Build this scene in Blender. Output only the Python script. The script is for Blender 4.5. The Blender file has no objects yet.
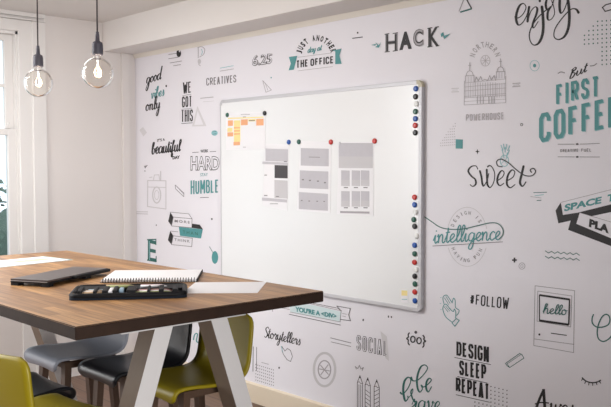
import bpy, bmesh, math, random
from mathutils import Vector, Matrix
random.seed(7)
S = bpy.context.scene
COL = S.collection
# ------------------------------------------------------------------ camera
F, YAW, PIT, ROL, HC = 818.2, math.radians(47.248), -0.0444, -0.002, 1.5606
C0 = Vector((0, -3.4, HC))
fw = Vector((-math.sin(YAW)*math.cos(PIT), math.cos(YAW)*math.cos(PIT), math.sin(PIT)))
rt = Vector((math.cos(YAW), math.sin(YAW), 0)); up = rt.cross(fw)
rt, up = rt*math.cos(ROL)+up*math.sin(ROL), up*math.cos(ROL)-rt*math.sin(ROL)
cd = bpy.data.cameras.new('camera'); cam = bpy.data.objects.new('camera', cd); COL.objects.link(cam)
cam.matrix_world = Matrix(((rt.x, up.x, -fw.x, C0.x), (rt.y, up.y, -fw.y, C0.y), (rt.z, up.z, -fw.z, C0.z), (0, 0, 0, 1)))
cd.sensor_width = 36; cd.lens = 36*F/611; cd.clip_start = .05
S.camera = cam
# ------------------------------------------------------------------ world, light, exposure
w = bpy.data.worlds.new('world'); S.world = w; w.use_nodes = True
bg = w.node_tree.nodes['Background']; bg.inputs[0].default_value = (.86, .93, 1, 1); bg.inputs[1].default_value = 1.7
S.view_settings.view_transform = 'Standard'; S.view_settings.look = 'None'
S.view_settings.gamma = 1; S.view_settings.exposure = 0.0
def area(name, loc, direction, sx, sy, power, col, spread=180):
    l = bpy.data.lights.new(name, 'AREA'); l.shape = 'RECTANGLE'; l.size = sx; l.size_y = sy; l.energy = power; l.color = col
    o = bpy.data.objects.new(name, l); COL.objects.link(o); o.location = loc
    o.rotation_euler = Vector(direction).to_track_quat('-Z', 'Z').to_euler(); l.spread = math.radians(spread); return o
# daylight coming in through the further windows of the room (behind and beside the camera)
area('daylight_left_window', (-5.55, -3.9, 1.85), (1, .3, -.08), 1.9, 1.4, 128, (.95, .975, 1))
area('daylight_right_window', (3.4, -3.6, 1.6), (-1, 0, -.02), 2.6, 1.7, 80, (1, .99, .99), 70)
# added fill lamps under the ceiling for mural and tabletop; no fitting known
area('ceiling_fill_light', (-4.4, -2.9, 2.63), (0, 0, -1), 1.2, .6, 58, (1, .985, .965))
area('ceiling_fill_light', (-4.6, -1.5, 2.63), (0, 0, -1), 1.0, .4, 7, (1, .985, .965))
# ------------------------------------------------------------------ materials
def srgb(r, g, b):
    f = lambda c: (c/255/12.92 if c/255 <= .04045 else ((c/255+.055)/1.055)**2.4)
    return (f(r), f(g), f(b), 1)
def mat(name, col, rough=.6, metal=0, var=0, scale=8, bump=0, bscale=60, emis=None, es=0, coat=0, spec=.5):
    m = bpy.data.materials.new(name); m.use_nodes = True; nt = m.node_tree; b = nt.nodes['Principled BSDF']
    b.inputs['Base Color'].default_value = col; b.inputs['Roughness'].default_value = rough; b.inputs['Metallic'].default_value = metal
    b.inputs['Coat Weight'].default_value = coat; b.inputs['Specular IOR Level'].default_value = spec
    tc = nt.nodes.new('ShaderNodeTexCoord')
    if var:
        n = nt.nodes.new('ShaderNodeTexNoise'); n.inputs['Scale'].default_value = scale; n.inputs['Detail'].default_value = 4
        nt.links.new(tc.outputs['Object'], n.inputs['Vector'])
        mx = nt.nodes.new('ShaderNodeMix'); mx.data_type = 'RGBA'
        mx.inputs[6].default_value = tuple(c*(1-var) for c in col[:3])+(1,); mx.inputs[7].default_value = tuple(min(1, c*(1+var)) for c in col[:3])+(1,)
        nt.links.new(n.outputs['Fac'], mx.inputs[0]); nt.links.new(mx.outputs[2], b.inputs['Base Color'])
    if bump:
        n = nt.nodes.new('ShaderNodeTexNoise'); n.inputs['Scale'].default_value = bscale
        nt.links.new(tc.outputs['Object'], n.inputs['Vector'])
        bp = nt.nodes.new('ShaderNodeBump'); bp.inputs['Strength'].default_value = bump; bp.inputs['Distance'].default_value = .002
        nt.links.new(n.outputs['Fac'], bp.inputs['Height']); nt.links.new(bp.outputs['Normal'], b.inputs['Normal'])
    if emis: b.inputs['Emission Color'].default_value = emis; b.inputs['Emission Strength'].default_value = es
    return m
def plank_mat(name, c1, c2, c3, bw, bh, rough, mortar, msize=.002, gscale=(1.2, 22, 22), off=.5):
    m = bpy.data.materials.new(name); m.use_nodes = True; nt = m.node_tree; b = nt.nodes['Principled BSDF']; L = nt.links.new
    tc = nt.nodes.new('ShaderNodeTexCoord')
    br = nt.nodes.new('ShaderNodeTexBrick'); br.offset = off; br.inputs['Scale'].default_value = 1
    br.inputs['Brick Width'].default_value = bw; br.inputs['Row Height'].default_value = bh; br.inputs['Mortar Size'].default_value = msize
    br.inputs['Color1'].default_value = c1; br.inputs['Color2'].default_value = c2; br.inputs['Mortar'].default_value = mortar
    L(tc.outputs['Object'], br.inputs['Vector'])
    mp = nt.nodes.new('ShaderNodeMapping'); mp.inputs['Scale'].default_value = gscale; L(tc.outputs['Object'], mp.inputs['Vector'])
    n = nt.nodes.new('ShaderNodeTexNoise'); n.inputs['Scale'].default_value = 3; n.inputs['Detail'].default_value = 6; n.inputs['Distortion'].default_value = .6
    L(mp.outputs['Vector'], n.inputs['Vector'])
    cr = nt.nodes.new('ShaderNodeValToRGB'); cr.color_ramp.elements[0].position = .35; cr.color_ramp.elements[1].position = .7
    L(n.outputs['Fac'], cr.inputs['Fac'])
    mx = nt.nodes.new('ShaderNodeMix'); mx.data_type = 'RGBA'; mx.inputs[7].default_value = c3
    mt = nt.nodes.new('ShaderNodeMath'); mt.operation = 'MULTIPLY'; mt.inputs[1].default_value = .6
    L(cr.outputs['Color'], mt.inputs[0]); L(mt.outputs[0], mx.inputs[0]); L(br.outputs['Color'], mx.inputs[6]); L(mx.outputs[2], b.inputs['Base Color'])
    b.inputs['Roughness'].default_value = rough
    bp = nt.nodes.new('ShaderNodeBump'); bp.inputs['Strength'].default_value = .15; bp.inputs['Distance'].default_value = .001
    L(n.outputs['Fac'], bp.inputs['Height']); L(bp.outputs['Normal'], b.inputs['Normal'])
    return m
M = {}
M['paint'] = mat('wall paint', srgb(224, 219, 216), .7, var=.02, scale=1.5, bump=.1)
M['taupe'] = mat('taupe paint', srgb(128, 112, 100), .8, var=.03)
M['shade'] = mat('faint tint ink', srgb(214, 212, 215), .6, var=.01)
M['ceiling'] = mat('ceiling paint', srgb(224, 220, 217), .8, var=.02, scale=1, bump=.1)
M['beam'] = mat('beam paint', srgb(228, 224, 221), .75, var=.015, scale=2)
M['cream'] = mat('cream trim', srgb(230, 224, 214), .5, var=.02)
M['gloss_white'] = mat('white gloss woodwork', srgb(228, 226, 224), .35, var=.01)
M['paper'] = mat('mural paper', srgb(232, 230, 236), .6, var=.008, scale=2, bump=.05, bscale=200)
M['skirt'] = mat('skirting paint', srgb(226, 212, 190), .45, var=.015)
M['floor'] = plank_mat('floor boards', srgb(124, 96, 78), srgb(104, 78, 62), srgb(78, 56, 44), 1.2, .14, .45, srgb(35, 28, 25), .003)
M['top'] = plank_mat('butcher block', srgb(204, 156, 102), srgb(156, 112, 68), srgb(86, 55, 31), .42, .045, .42, srgb(120, 86, 60), .0008, off=.37)
M['edge'] = mat('dark stained edge', srgb(46, 32, 24), .7, var=.35, scale=14, spec=.2, bump=.3)
M['steel_white'] = mat('white powder coat', srgb(208, 206, 205), .4, var=.01)
M['leg_side_shade'] = mat('shade-brown leg side', srgb(132, 116, 101), .6, var=.12, scale=20)  # darker brown puts shade into the colour of the leg sides
M['yellow'] = mat('yellow shell', srgb(146, 130, 12), .45, var=.04, scale=5)
M['blackshell'] = mat('black shell', srgb(22, 24, 29), .4, var=.1, coat=.1)
M['grey'] = mat('grey shell', srgb(142, 146, 156), .45, var=.03)
M['walnut'] = mat('walnut wood', srgb(78, 58, 44), .5, var=.25, scale=20, bump=.2)
M['metal'] = mat('satin steel', srgb(150, 148, 146), .3, metal=1, var=.05)
M['alu'] = mat('aluminium frame', srgb(198, 198, 202), .45, metal=.15, var=.02)
M['board'] = mat('whiteboard enamel', srgb(238, 240, 241), .22, var=.004)
M['beige'] = mat('beige plastic', srgb(190, 184, 160), .5, var=.02)
M['greyplastic'] = mat('pale grey plastic', srgb(200, 200, 204), .45, var=.02)
M['print_grey'] = mat('printed pale grey', srgb(196, 194, 200), .7, var=.05, scale=30)
M['sheet'] = mat('white sheet', srgb(240, 240, 243), .7, var=.004)
M['black'] = mat('black ink', srgb(34, 31, 34), .6, var=.05)
M['ink2'] = mat('soft black ink', srgb(66, 62, 66), .6, var=.05)
M['teal'] = mat('teal ink', srgb(78, 148, 150), .6, var=.05)
M['dteal'] = mat('deep teal ink', srgb(44, 104, 98), .6, var=.05)
M['lteal'] = mat('pale teal ink', srgb(140, 190, 196), .6, var=.04)
M['vteal'] = mat('very pale teal tint', srgb(212, 228, 230), .6, var=.02)
M['gr1'] = mat('mid grey ink', srgb(128, 124, 128), .6, var=.04)
M['gr2'] = mat('light grey ink', srgb(168, 164, 168), .6, var=.04)
M['gr25'] = mat('pale grey ink', srgb(182, 178, 182), .6, var=.03)
M['gr3'] = mat('faint grey ink', srgb(202, 200, 203), .6, var=.02)
M['socket'] = mat('charcoal rubber', srgb(66, 64, 74), .55, var=.05)
M['cord'] = mat('dark fabric cord', srgb(58, 50, 52), .8, var=.2, scale=300)
def clear_glass(name, tint, gl):
    m = bpy.data.materials.new(name); m.use_nodes = True; nt = m.node_tree; nt.nodes.clear(); L = nt.links.new
    o = nt.nodes.new('ShaderNodeOutputMaterial'); mx = nt.nodes.new('ShaderNodeMixShader'); t = nt.nodes.new('ShaderNodeBsdfTransparent')
    t.inputs[0].default_value = tint; g = nt.nodes.new('ShaderNodeBsdfGlossy'); g.inputs['Roughness'].default_value = .03
    lw = nt.nodes.new('ShaderNodeLayerWeight'); lw.inputs[0].default_value = gl
    L(lw.outputs['Fresnel'], mx.inputs[0]); L(t.outputs[0], mx.inputs[1]); L(g.outputs[0], mx.inputs[2]); L(mx.outputs[0], o.inputs[0]); return m
M['glass'] = clear_glass('window glass', (.97, .99, 1, 1), .15)
M['bulb'] = clear_glass('clear bulb glass', (.97, .955, .93, 1), .12)
M['filament'] = mat('glowing filament', srgb(255, 220, 170), .5, var=.01, emis=srgb(255, 226, 190), es=2)
M['leaf'] = mat('foliage', srgb(92, 112, 100), .8, var=.5, scale=6)
M['bark'] = mat('bark', srgb(90, 78, 68), .9, var=.3)
M['grass'] = mat('outside ground', srgb(96, 108, 82), .9, var=.3)
M['orange'] = mat('orange note', srgb(240, 176, 130), .7, var=.03)
M['pale_orange'] = mat('pale orange print', srgb(246, 206, 168), .7, var=.03)
M['yellow_note'] = mat('yellow note', srgb(246, 228, 158), .7, var=.03)
def plastic(n, c): return mat(n, c, .35, var=.03)
M['m_red'] = plastic('red magnet', srgb(200, 48, 42)); M['m_blue'] = plastic('blue magnet', srgb(24, 84, 168))
M['m_green'] = plastic('green magnet', srgb(34, 92, 76)); M['m_black'] = plastic('black magnet', srgb(28, 28, 30)); M['m_white'] = plastic('white magnet', srgb(236, 238, 236))
M['laptop'] = mat('brown grey lid', srgb(72, 64, 63), .3, var=.08); M['dark'] = mat('black case', srgb(17, 18, 22), .6, var=.15, spec=.25)
M['navy'] = mat('dark navy fabric', srgb(20, 30, 42), .7, var=.15, spec=.25); M['silver'] = mat('silver rim', srgb(190, 194, 200), .3, metal=.6, var=.02)
M['pencil_tan'] = mat('tan pencils', srgb(190, 160, 124), .6, var=.05); M['pencil_green'] = mat('pale green pencils', srgb(150, 158, 104), .6, var=.05)
M['pencil_pink'] = mat('dusty pink pencils', srgb(170, 132, 130), .6, var=.05); M['pencil_blue'] = mat('light blue eraser', srgb(150, 176, 194), .6, var=.05)
# ------------------------------------------------------------------ helpers
def ray(u, v): return fw + rt*((u-305.5)/F) + up*((203.5-v)/F)
def on_wall(u, v, y=0.0):                    # where a sight line meets the mural wall
    d = ray(u, v); return C0 + d*((y-C0.y)/d.y)
def on_z(u, v, z):
    d = ray(u, v); return C0 + d*((z-C0.z)/d.z)
def props(o, label=None, cat=None, group=None, kind=None):
    if label: o['label'] = label
    if cat: o['category'] = cat
    if group: o['group'] = group
    if kind: o['kind'] = kind
    return o
def empty(name, loc, rz=0, label=None, cat=None, group=None):
    o = bpy.data.objects.new(name, None); COL.objects.link(o); o.location = loc; o.rotation_euler = (0, 0, rz); o.empty_display_size = .05
    return props(o, label, cat, group)
class MB:
    def __init__(s): s.v = []; s.f = []; s.mi = []; s.mats = []; s.sm = []
    def slot(s, m):
        if m not in s.mats: s.mats.append(m)
        return s.mats.index(m)
    def add(s, vs, fs, m, smooth=False):
        b = len(s.v); s.v += [tuple(v) for v in vs]; i = s.slot(m)
        for f in fs: s.f.append([b+k for k in f]); s.mi.append(i); s.sm.append(smooth)
    def box(s, x0, x1, y0, y1, z0, z1, m, bev=0):
        if bev:
            bm = bmesh.new(); bmesh.ops.create_cube(bm, size=1)
            for v in bm.verts: v.co = Vector(((x0+x1)/2+v.co.x*(x1-x0), (y0+y1)/2+v.co.y*(y1-y0), (z0+z1)/2+v.co.z*(z1-z0)))
            bmesh.ops.bevel(bm, geom=bm.edges[:], offset=bev, segments=2, affect='EDGES', profile=.6)
            s.bm(bm, m); return
        vs = [(x, y, z) for z in (z0, z1) for x, y in ((x0, y0), (x1, y0), (x1, y1), (x0, y1))]
        s.add(vs, [(3, 2, 1, 0), (4, 5, 6, 7), (0, 1, 5, 4), (1, 2, 6, 5), (2, 3, 7, 6), (3, 0, 4, 7)], m)
    def bm(s, bm, m, smooth=False):
        bm.verts.ensure_lookup_table(); bm.verts.index_update()
        s.add([v.co for v in bm.verts], [[v.index for v in f.verts] for f in bm.faces], m, smooth); bm.free()
    def prism(s, pts, z0, z1, m):            # polygon in xy, extruded in z
        n = len(pts); s.add([(x, y, z0) for x, y in pts]+[(x, y, z1) for x, y in pts],
            [list(range(n))[::-1], list(range(n, 2*n))]+[(i, (i+1) % n, n+(i+1) % n, n+i) for i in range(n)], m)
    def hexa(s, A, B, m):                    # two quads (4 pts each)
        s.add(list(A)+list(B), [(3, 2, 1, 0), (4, 5, 6, 7), (0, 1, 5, 4), (1, 2, 6, 5), (2, 3, 7, 6), (3, 0, 4, 7)], m)
    def lathe(s, prof, c, m, n=24, axis='z', smooth=True):
        vs = []; fs = []
        for r, h in prof:
            for k in range(n):
                a = 2*math.pi*k/n; x, y = r*math.cos(a), r*math.sin(a)
                vs.append((c[0]+x, c[1]+y, c[2]+h) if axis == 'z' else (c[0]+x, c[1]-h, c[2]+y))
        for i in range(len(prof)-1):
            for k in range(n):
                a, b = i*n+k, i*n+(k+1) % n; fs.append((a, b, b+n, a+n))
        s.add(vs, fs, m, smooth)
        s.add(vs[:n], [list(range(n))[::-1]], m); s.add(vs[-n:], [list(range(n))], m)
    def tube(s, pts, r, m, n=8, smooth=True):
        pts = [Vector(p) for p in pts]; rr = r if isinstance(r, (list, tuple)) else [r]*len(pts); vs = []; fs = []
        for i, p in enumerate(pts):
            d = (pts[min(i+1, len(pts)-1)]-pts[max(i-1, 0)]).normalized()
            a = d.orthogonal().normalized() if abs(d.z) > .9 or True else None
            ref = Vector((0, 1, 0)) if abs(d.y) < .9 else Vector((1, 0, 0))
            a = d.cross(ref).normalized(); b = d.cross(a)
            for k in range(n):
                t = 2*math.pi*k/n; vs.append(p+a*rr[i]*math.cos(t)+b*rr[i]*math.sin(t))
        for i in range(len(pts)-1):
            for k in range(n):
                q, w_ = i*n+k, i*n+(k+1) % n; fs.append((q, w_, w_+n, q+n))
        fs.append(list(range(n))[::-1]); fs.append(list(range(len(vs)-n, len(vs)))); s.add(vs, fs, m, smooth)
    def build(s, name, parent=None, loc=(0, 0, 0), rz=0, label=None, cat=None, group=None, kind=None):
        me = bpy.data.meshes.new(name); me.from_pydata(s.v, [], s.f); me.validate()
        for m in s.mats: me.materials.append(m)
        if len(me.polygons) == len(s.mi):
            me.polygons.foreach_set('material_index', s.mi); me.polygons.foreach_set('use_smooth', s.sm)
        bm = bmesh.new(); bm.from_mesh(me); bmesh.ops.recalc_face_normals(bm, faces=bm.faces); bm.to_mesh(me); bm.free()
        o = bpy.data.objects.new(name, me); COL.objects.link(o)
        if parent: o.parent = parent
        o.location = loc; o.rotation_euler = (0, 0, rz)
        return props(o, label, cat, group, kind)
def boxobj(name, x0, x1, y0, y1, z0, z1, m, parent=None, bev=0, **k):
    b = MB(); b.box(x0, x1, y0, y1, z0, z1, m, bev); return b.build(name, parent, **k)
def copy_thing(o, loc, rz, label, group=None):
    r = o.copy(); COL.objects.link(r); r.location = loc; r.rotation_euler = (0, 0, rz); r['label'] = label
    if group: r['group'] = group
    for ch in list(o.children):
        c = ch.copy(); COL.objects.link(c); c.parent = r
        for g in list(ch.children):
            d = g.copy(); COL.objects.link(d); d.parent = c
    return r
# ------------------------------------------------------------------ room shell
XW, ZC, XR, YB = -5.643, 2.658, 3.6, -6.6
boxobj('floor', XW-.2, XR+.2, YB-.2, .2, -.1, 0, M['floor'], kind='structure')
boxobj('ceiling', XW-.2, XR+.2, YB-.2, .2, ZC, ZC+.1, M['ceiling'], kind='structure')
boxobj('wall_back', XW-.2, XR+.2, 0, .2, 0, ZC, M['paper'], kind='structure')
boxobj('wall_right', XR, XR+.2, YB, 0, 0, ZC, M['paint'], kind='structure')
boxobj('wall_front', XW-.2, XR+.2, YB-.2, YB, 0, ZC, M['taupe'], kind='structure')
WY0, WY1, WZ0, WZ1 = -2.2, -.935, .78, 2.53
b = MB()
b.box(XW-.2, XW, WY1, 0, 0, ZC, M['paint']); b.box(XW-.2, XW, YB, WY0, 0, ZC, M['paint'])
b.box(XW-.2, XW, WY0, WY1, 0, WZ0, M['paint']); b.box(XW-.2, XW, WY0, WY1, WZ1, ZC, M['paint'])
b.build('wall_left', kind='structure')
boxobj('trim_1', XW, XR, -.281, 0, 2.442, ZC, M['beam'], kind='structure')                      # boxed beam above the mural
b = MB(); b.hexa([(XW, -.02, 2.442), (XR, -.02, 2.442), (XR, 0, 2.442), (XW, 0, 2.442)], [(XW, -.004, 2.412), (XR, -.004, 2.412), (XR, 0, 2.412), (XW, 0, 2.412)], M['cream'])
b.build('trim_2', kind='structure')
b = MB(); b.box(XW, XR, -.016, 0, 0, .122, M['skirt']); b.hexa([(XW, -.016, .122), (XR, -.016, .122), (XR, 0, .122), (XW, 0, .122)], [(XW, -.007, .131), (XR, -.007, .131), (XR, 0, .131), (XW, 0, .131)], M['skirt'])
b.build('baseboard_back', kind='structure')
boxobj('baseboard_left', XW, XW+.016, YB, -.13, 0, .13, M['gloss_white'], kind='structure')
boxobj('trim_3', XW, XW+.022, -.125, -.062, 0, 2.442, M['paint'], kind='structure', bev=.004)    # boxing strip in the corner
# window casing, cornice and sash
b = MB()
b.box(XW, XW+.03, -.852, -.748, 0, 2.60, M['gloss_white'], .006); b.box(XW, XW+.018, WY1-.01, -.85, 0, 2.60, M['gloss_white'], .004)
b.box(XW, XW+.03, WY0-.19, WY0-.085, 0, 2.60, M['gloss_white'], .006); b.box(XW, XW+.018, WY0-.087, WY0+.01, 0, 2.60, M['gloss_white'], .004)
b.box(XW, XW+.018, WY0, WY1, WZ1-.01, 2.60, M['gloss_white'], .004)
b.build('trim_4', kind='structure')
b = MB()
for z0, z1, d in ((2.602, 2.612, .034), (2.628, ZC, .026)): b.box(XW, XW+d, -2.45, -.748, z0, z1, M['gloss_white'], .003)
b.build('trim_5', kind='structure')
win = empty('window_1', (XW, (WY0+WY1)/2, WZ0)); props(win, kind='structure')
X0 = -.09
yl = (WY1-WY0)/2; hz = WZ1-WZ0
b = MB(); b.box(-.2, 0, -yl, -yl+.025, 0, hz, M['gloss_white']); b.box(-.2, 0, yl-.025, yl, 0, hz, M['gloss_white'])
b.box(-.2, 0, -yl, yl, hz-.03, hz, M['gloss_white']); b.box(-.2, .06, -yl-.06, yl+.06, -.035, .012, M['gloss_white'], .005)
b.build('window_frame', win, kind='structure')
def sash(z0, z1, x, mid):
    b = MB(); a = yl-.025
    b.box(x-.035, x, a-.06, a, z0, z1, M['gloss_white'], .004); b.box(x-.035, x, -a, -a+.06, z0, z1, M['gloss_white'], .004)
    b.box(x-.034, x-.001, -a+.058, a-.058, z0, z0+.045, M['gloss_white'], .004); b.box(x-.034, x-.001, -a+.058, a-.058, z1-.045, z1, M['gloss_white'], .004)
    b.box(x-.03, x-.004, -.01, .01, z0, z1, M['gloss_white'])
    for zz in mid: b.box(x-.03, x-.004, -a, a, zz-.012, zz+.012, M['gloss_white'])
    b.build('window_sash', win, kind='structure')
    b = MB(); b.box(x-.02, x-.016, -a+.05, a-.05, z0+.04, z1-.04, M['glass']); b.build('window_pane', win, kind='structure')
sash(1.81-WZ0-.02, hz-.03, -.052, [2.139-WZ0]); sash(.012, 1.81-WZ0+.025, -.014, [])
b = MB(); b.box(-.048, -.015, yl-.10, yl-.06, 1.81-WZ0+.027, 1.81-WZ0+.045, M['gloss_white'], .004); b.tube([(-.03, yl-.08, 1.81-WZ0+.04), (-.028, yl-.07, 1.81-WZ0+.07)], .007, M['gloss_white'])
b.build('window_latch', win, kind='structure')
# ------------------------------------------------------------------ outside
boxobj('ground', -40, XW-.25, -25, 25, -3.2, -3.1, M['grass'], kind='structure')
def tree(x, y, top, r, label):
    t = empty('tree', (x, y, -3.1), 0, label, 'tree', 'trees outside the window')
    b = MB(); b.tube([(0, 0, 0), (.1, 0, 1.5), (0, .1, top+3.1-r)], [.16, .12, .07], M['bark'], 10); b.build('trunk', t)
    b = MB(); rnd = random.Random(int(x*10+y*7))
    for k in range(9):
        bm = bmesh.new(); bmesh.ops.create_icosphere(bm, subdivisions=2, radius=r*rnd.uniform(.45, .6))
        o = Vector((rnd.uniform(-.5, .5)*r, rnd.uniform(-.6, .6)*r, top+3.1-r+rnd.uniform(-.7, .35)*r))
        for v in bm.verts: v.co = v.co*rnd.uniform(.8, 1.12)+o
        b.bm(bm, M['leaf'])
    for k in range(3200):
        d = Vector((rnd.gauss(0, 1), rnd.gauss(0, 1), rnd.gauss(0, 1))).normalized(); p = Vector((0, 0, top+3.1-r))+Vector((d.x*.95, d.y*1.1, d.z))*r*rnd.uniform(.75, 1.0)
        a = Vector((rnd.gauss(0, 1), rnd.gauss(0, 1), rnd.gauss(0, 1))).normalized()*.055; c = d.cross(a).normalized()*.035
        b.add([p-a, p-c, p+a, p+c], [(0, 1, 2, 3)], M['leaf'])
    b.build('crown', t)
tree(-12, 1.6, 1.5, 1.8, 'leafy green tree outside seen through lower pane, tallest crown')
tree(-19.5, 1.2, 1.0, 1.6, 'leafy green tree outside, further left beyond the window')
# ------------------------------------------------------------------ dining table
ZT = 1.08
TX0, TX1, TY0, TY1 = -4.42, -2.272, -2.247, -1.204
tab = empty('high_table', ((TX0+TX1)/2, (TY0+TY1)/2, 0), 0, 'long high table with oak block top, dark edges and white trestle legs', 'table')
hx, hy = (TX1-TX0)/2, (TY1-TY0)/2
bm = bmesh.new(); bmesh.ops.create_cube(bm, size=1)
for v in bm.verts: v.co = Vector((v.co.x*2*hx, v.co.y*2*hy, ZT-.021+v.co.z*.042))
bmesh.ops.bevel(bm, geom=bm.edges[:], offset=.0025, segments=2, affect='EDGES')
me = bpy.data.meshes.new('tabletop'); bm.to_mesh(me); bm.free(); me.materials.append(M['top']); me.materials.append(M['edge'])
for p in me.polygons: p.material_index = 0 if p.normal.z > .6 else 1
o = bpy.data.objects.new('tabletop', me); COL.objects.link(o); o.parent = tab
for i, lx in enumerate((TX1-.136, TX0+.40)):
    cx = lx-(TX0+TX1)/2
    b = MB(); b.box(cx-.05, cx+.075, -.33, .185, ZT-.060, ZT-.0425, M['steel_white'], .002); b.build('support_plate', tab)
    for sgn, ytop in ((-1, -.148), (1, .082)):
        b = MB(); s0 = ytop; s1 = ytop+sgn*.333*(ZT-.060); hw = .036; x0, x1 = cx-.045, cx+.047
        q = lambda y, z: [(x0, y-hw, z), (x1, y-hw, z), (x1, y+hw, z), (x0, y+hw, z)]
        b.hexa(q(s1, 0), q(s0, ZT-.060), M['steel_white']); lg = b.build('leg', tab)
        lg.data.materials.append(M['leg_side_shade'])
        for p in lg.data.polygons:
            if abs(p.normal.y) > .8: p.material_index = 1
# ------------------------------------------------------------------ bar chairs
def cr(pts, n, closed=False):
    P = [Vector(p) for p in pts]; out = []; N = len(P)
    for i in range(N if closed else N-1):
        g = (lambda k: P[k % N]) if closed else (lambda k: P[max(0, min(N-1, k))])
        p0, p1, p2, p3 = g(i-1), g(i), g(i+1), g(i+2)
        for j in range(n):
            t = j/n; out.append(.5*((2*p1)+(-p0+p2)*t+(2*p0-5*p1+4*p2-p3)*t*t+(-p0+3*p1-3*p2+p3)*t**3))
    if not closed: out.append(P[-1])
    return out
def make_chair(m, label, group, WF=.170, WB=.170):
    t = empty('bar_chair', (0, 0, 0), 0, label, 'chair', group)
    prof = cr([(.168, .700, 0), (.176, .722, 0), (.160, .741, 0), (.10, .744, 0), (.02, .737, 0), (-.06, .735, 0), (-.115, .745, 0), (-.150, .775, 0), (-.168, .83, 0), (-.178, .90, 0), (-.186, .985, 0)], 5)
    L = [0]
    for i in range(1, len(prof)): L.append(L[-1]+(prof[i]-prof[i-1]).length)
    vs = []; ns = 14; T = .011
    for i, p in enumerate(prof):
        d = (prof[min(i+1, len(prof)-1)]-prof[max(i-1, 0)]).normalized(); nrm = Vector((-d.y, d.x)) if True else None
        if nrm.y < 0 and abs(nrm.y) > abs(nrm.x): nrm = -nrm
        nrm = Vector((d.y, -d.x))                                     # towards the sitter
        e0, e1 = L[i], L[-1]-L[i]; r0, r1 = .040, .045
        W = WF+(WB-WF)*max(0, min(1, (L[i]-.15)/.2)); hw = W
        if e0 < r0: hw = W-.015-r0+math.sqrt(max(0, r0*r0-(r0-e0)**2))
        elif L[i] < .14: hw = W-.015*(1-(L[i]-r0)/(.14-r0))
        if e1 < r1: hw = min(hw, W-r1+math.sqrt(max(0, r1*r1-(r1-e1)**2)))
        back = max(0, min(1, (L[i]-.33)/.12))
        for k in range(ns+1):
            x = -1+2*k/ns; lift = (.016*back+.006*(1-back))*x*x
            c = Vector((x*hw, p.x, p.y))+Vector((0, nrm.x, nrm.y))*lift
            vs.append((c, Vector((0, nrm.x, nrm.y))))
    n = len(prof); A = [c+nn*T/2 for c, nn in vs]; B = [c-nn*T/2 for c, nn in vs]; K = ns+1; fs = []
    for i in range(n-1):
        for k in range(ns):
            a = i*K+k; fs.append((a, a+1, a+K+1, a+K)); fs.append((a+n*K, a+K+n*K, a+K+1+n*K, a+1+n*K))
    ring = [k for k in range(K)]+[i*K+ns for i in range(1, n)]+[(n-1)*K+k for k in range(ns-1, -1, -1)]+[i*K for i in range(n-2, 0, -1)]
    for a, b_ in zip(ring, ring[1:]+ring[:1]): fs.append((a, a+n*K, b_+n*K, b_))
    b = MB(); b.add(A+B, fs, m, True); sh = b.build('seat_shell', t)
    for sx in (-1, 1):
        for sy in (-1, 1):
            b = MB(); top = Vector((sx*.105, .11 if sy > 0 else -.10, .729)); bot = Vector((sx*.128, sy*.155, 0))
            hwt, hwb = .019, .013; q = lambda c, h: [(c.x-h, c.y-h*.8, c.z), (c.x+h, c.y-h*.8, c.z), (c.x+h, c.y+h*.8, c.z), (c.x-h, c.y+h*.8, c.z)]
            b.hexa(q(bot, hwb), q(top, hwt), M['walnut']); b.build('leg', t)
    b = MB(); b.box(-.115, .115, .098, .122, .697, .725, M['walnut'], .003); b.box(-.115, .115, -.112, -.088, .697, .725, M['walnut'], .003)
    for s_ in (-1, 1): b.box(s_*.103-.012, s_*.103+.012, -.087, .097, .697, .725, M['walnut'], .003)
    b.build('seat_rail', t)
    z = .30; a = .105+(.128-.105)*(1-z/.72)
    b = MB(); yy = .11+(.045)*(1-z/.72); b.tube([(-a+.005, yy, z), (a-.005, yy, z)], .008, M['metal']); b.tube([(-a, -yy, z), (a, -yy, z)], .008, M['metal'])
    b.tube([(a-.008, -yy, z), (a-.008, yy, z)], .006, M['metal']); b.tube([(-a+.008, -yy, z), (-a+.008, yy, z)], .006, M['metal']); b.build('footrest', t)
    return t
GN, GF = 'bar chairs on the near side of the table', 'bar chairs on the wall side of the table'
n1 = make_chair(M['yellow'], 'yellow shell bar chair at near side, its back towards the viewer', GN, .160, .196); n1.location = (-2.570, -2.225, 0); n1.rotation_euler = (0, 0, math.radians(9))
n2 = make_chair(M['blackshell'], 'black bar chair mostly hidden behind the yellow near chair back', GN); n2.location = (-2.935, -2.175, 0)
f1 = make_chair(M['yellow'], 'yellow shell bar chair tucked behind the white trestle legs, facing out', GF); f1.location = (-2.627, -1.575, 0); f1.rotation_euler = (0, 0, math.pi)
f2 = copy_thing(n2, (-2.972, -1.62, 0), math.pi, 'black bar chair between the yellow and the grey chair under table', GF)
f3 = make_chair(M['grey'], 'grey shell bar chair under the table corner with walnut legs', GF); f3.location = (-3.362, -1.68, 0); f3.rotation_euler = (0, 0, math.pi)
# ------------------------------------------------------------------ things on the table
def quadbox(name, P, z0, z1, m, parent=None, **k):
    b = MB(); b.prism([(p[0], p[1]) for p in P], z0, z1, m); return b.build(name, parent, **k)
def local(name, origin, ax, label, cat):          # Empty whose local x runs along ax
    return empty(name, (origin[0], origin[1], ZT), math.atan2(ax[1], ax[0]), label, cat)
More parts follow.
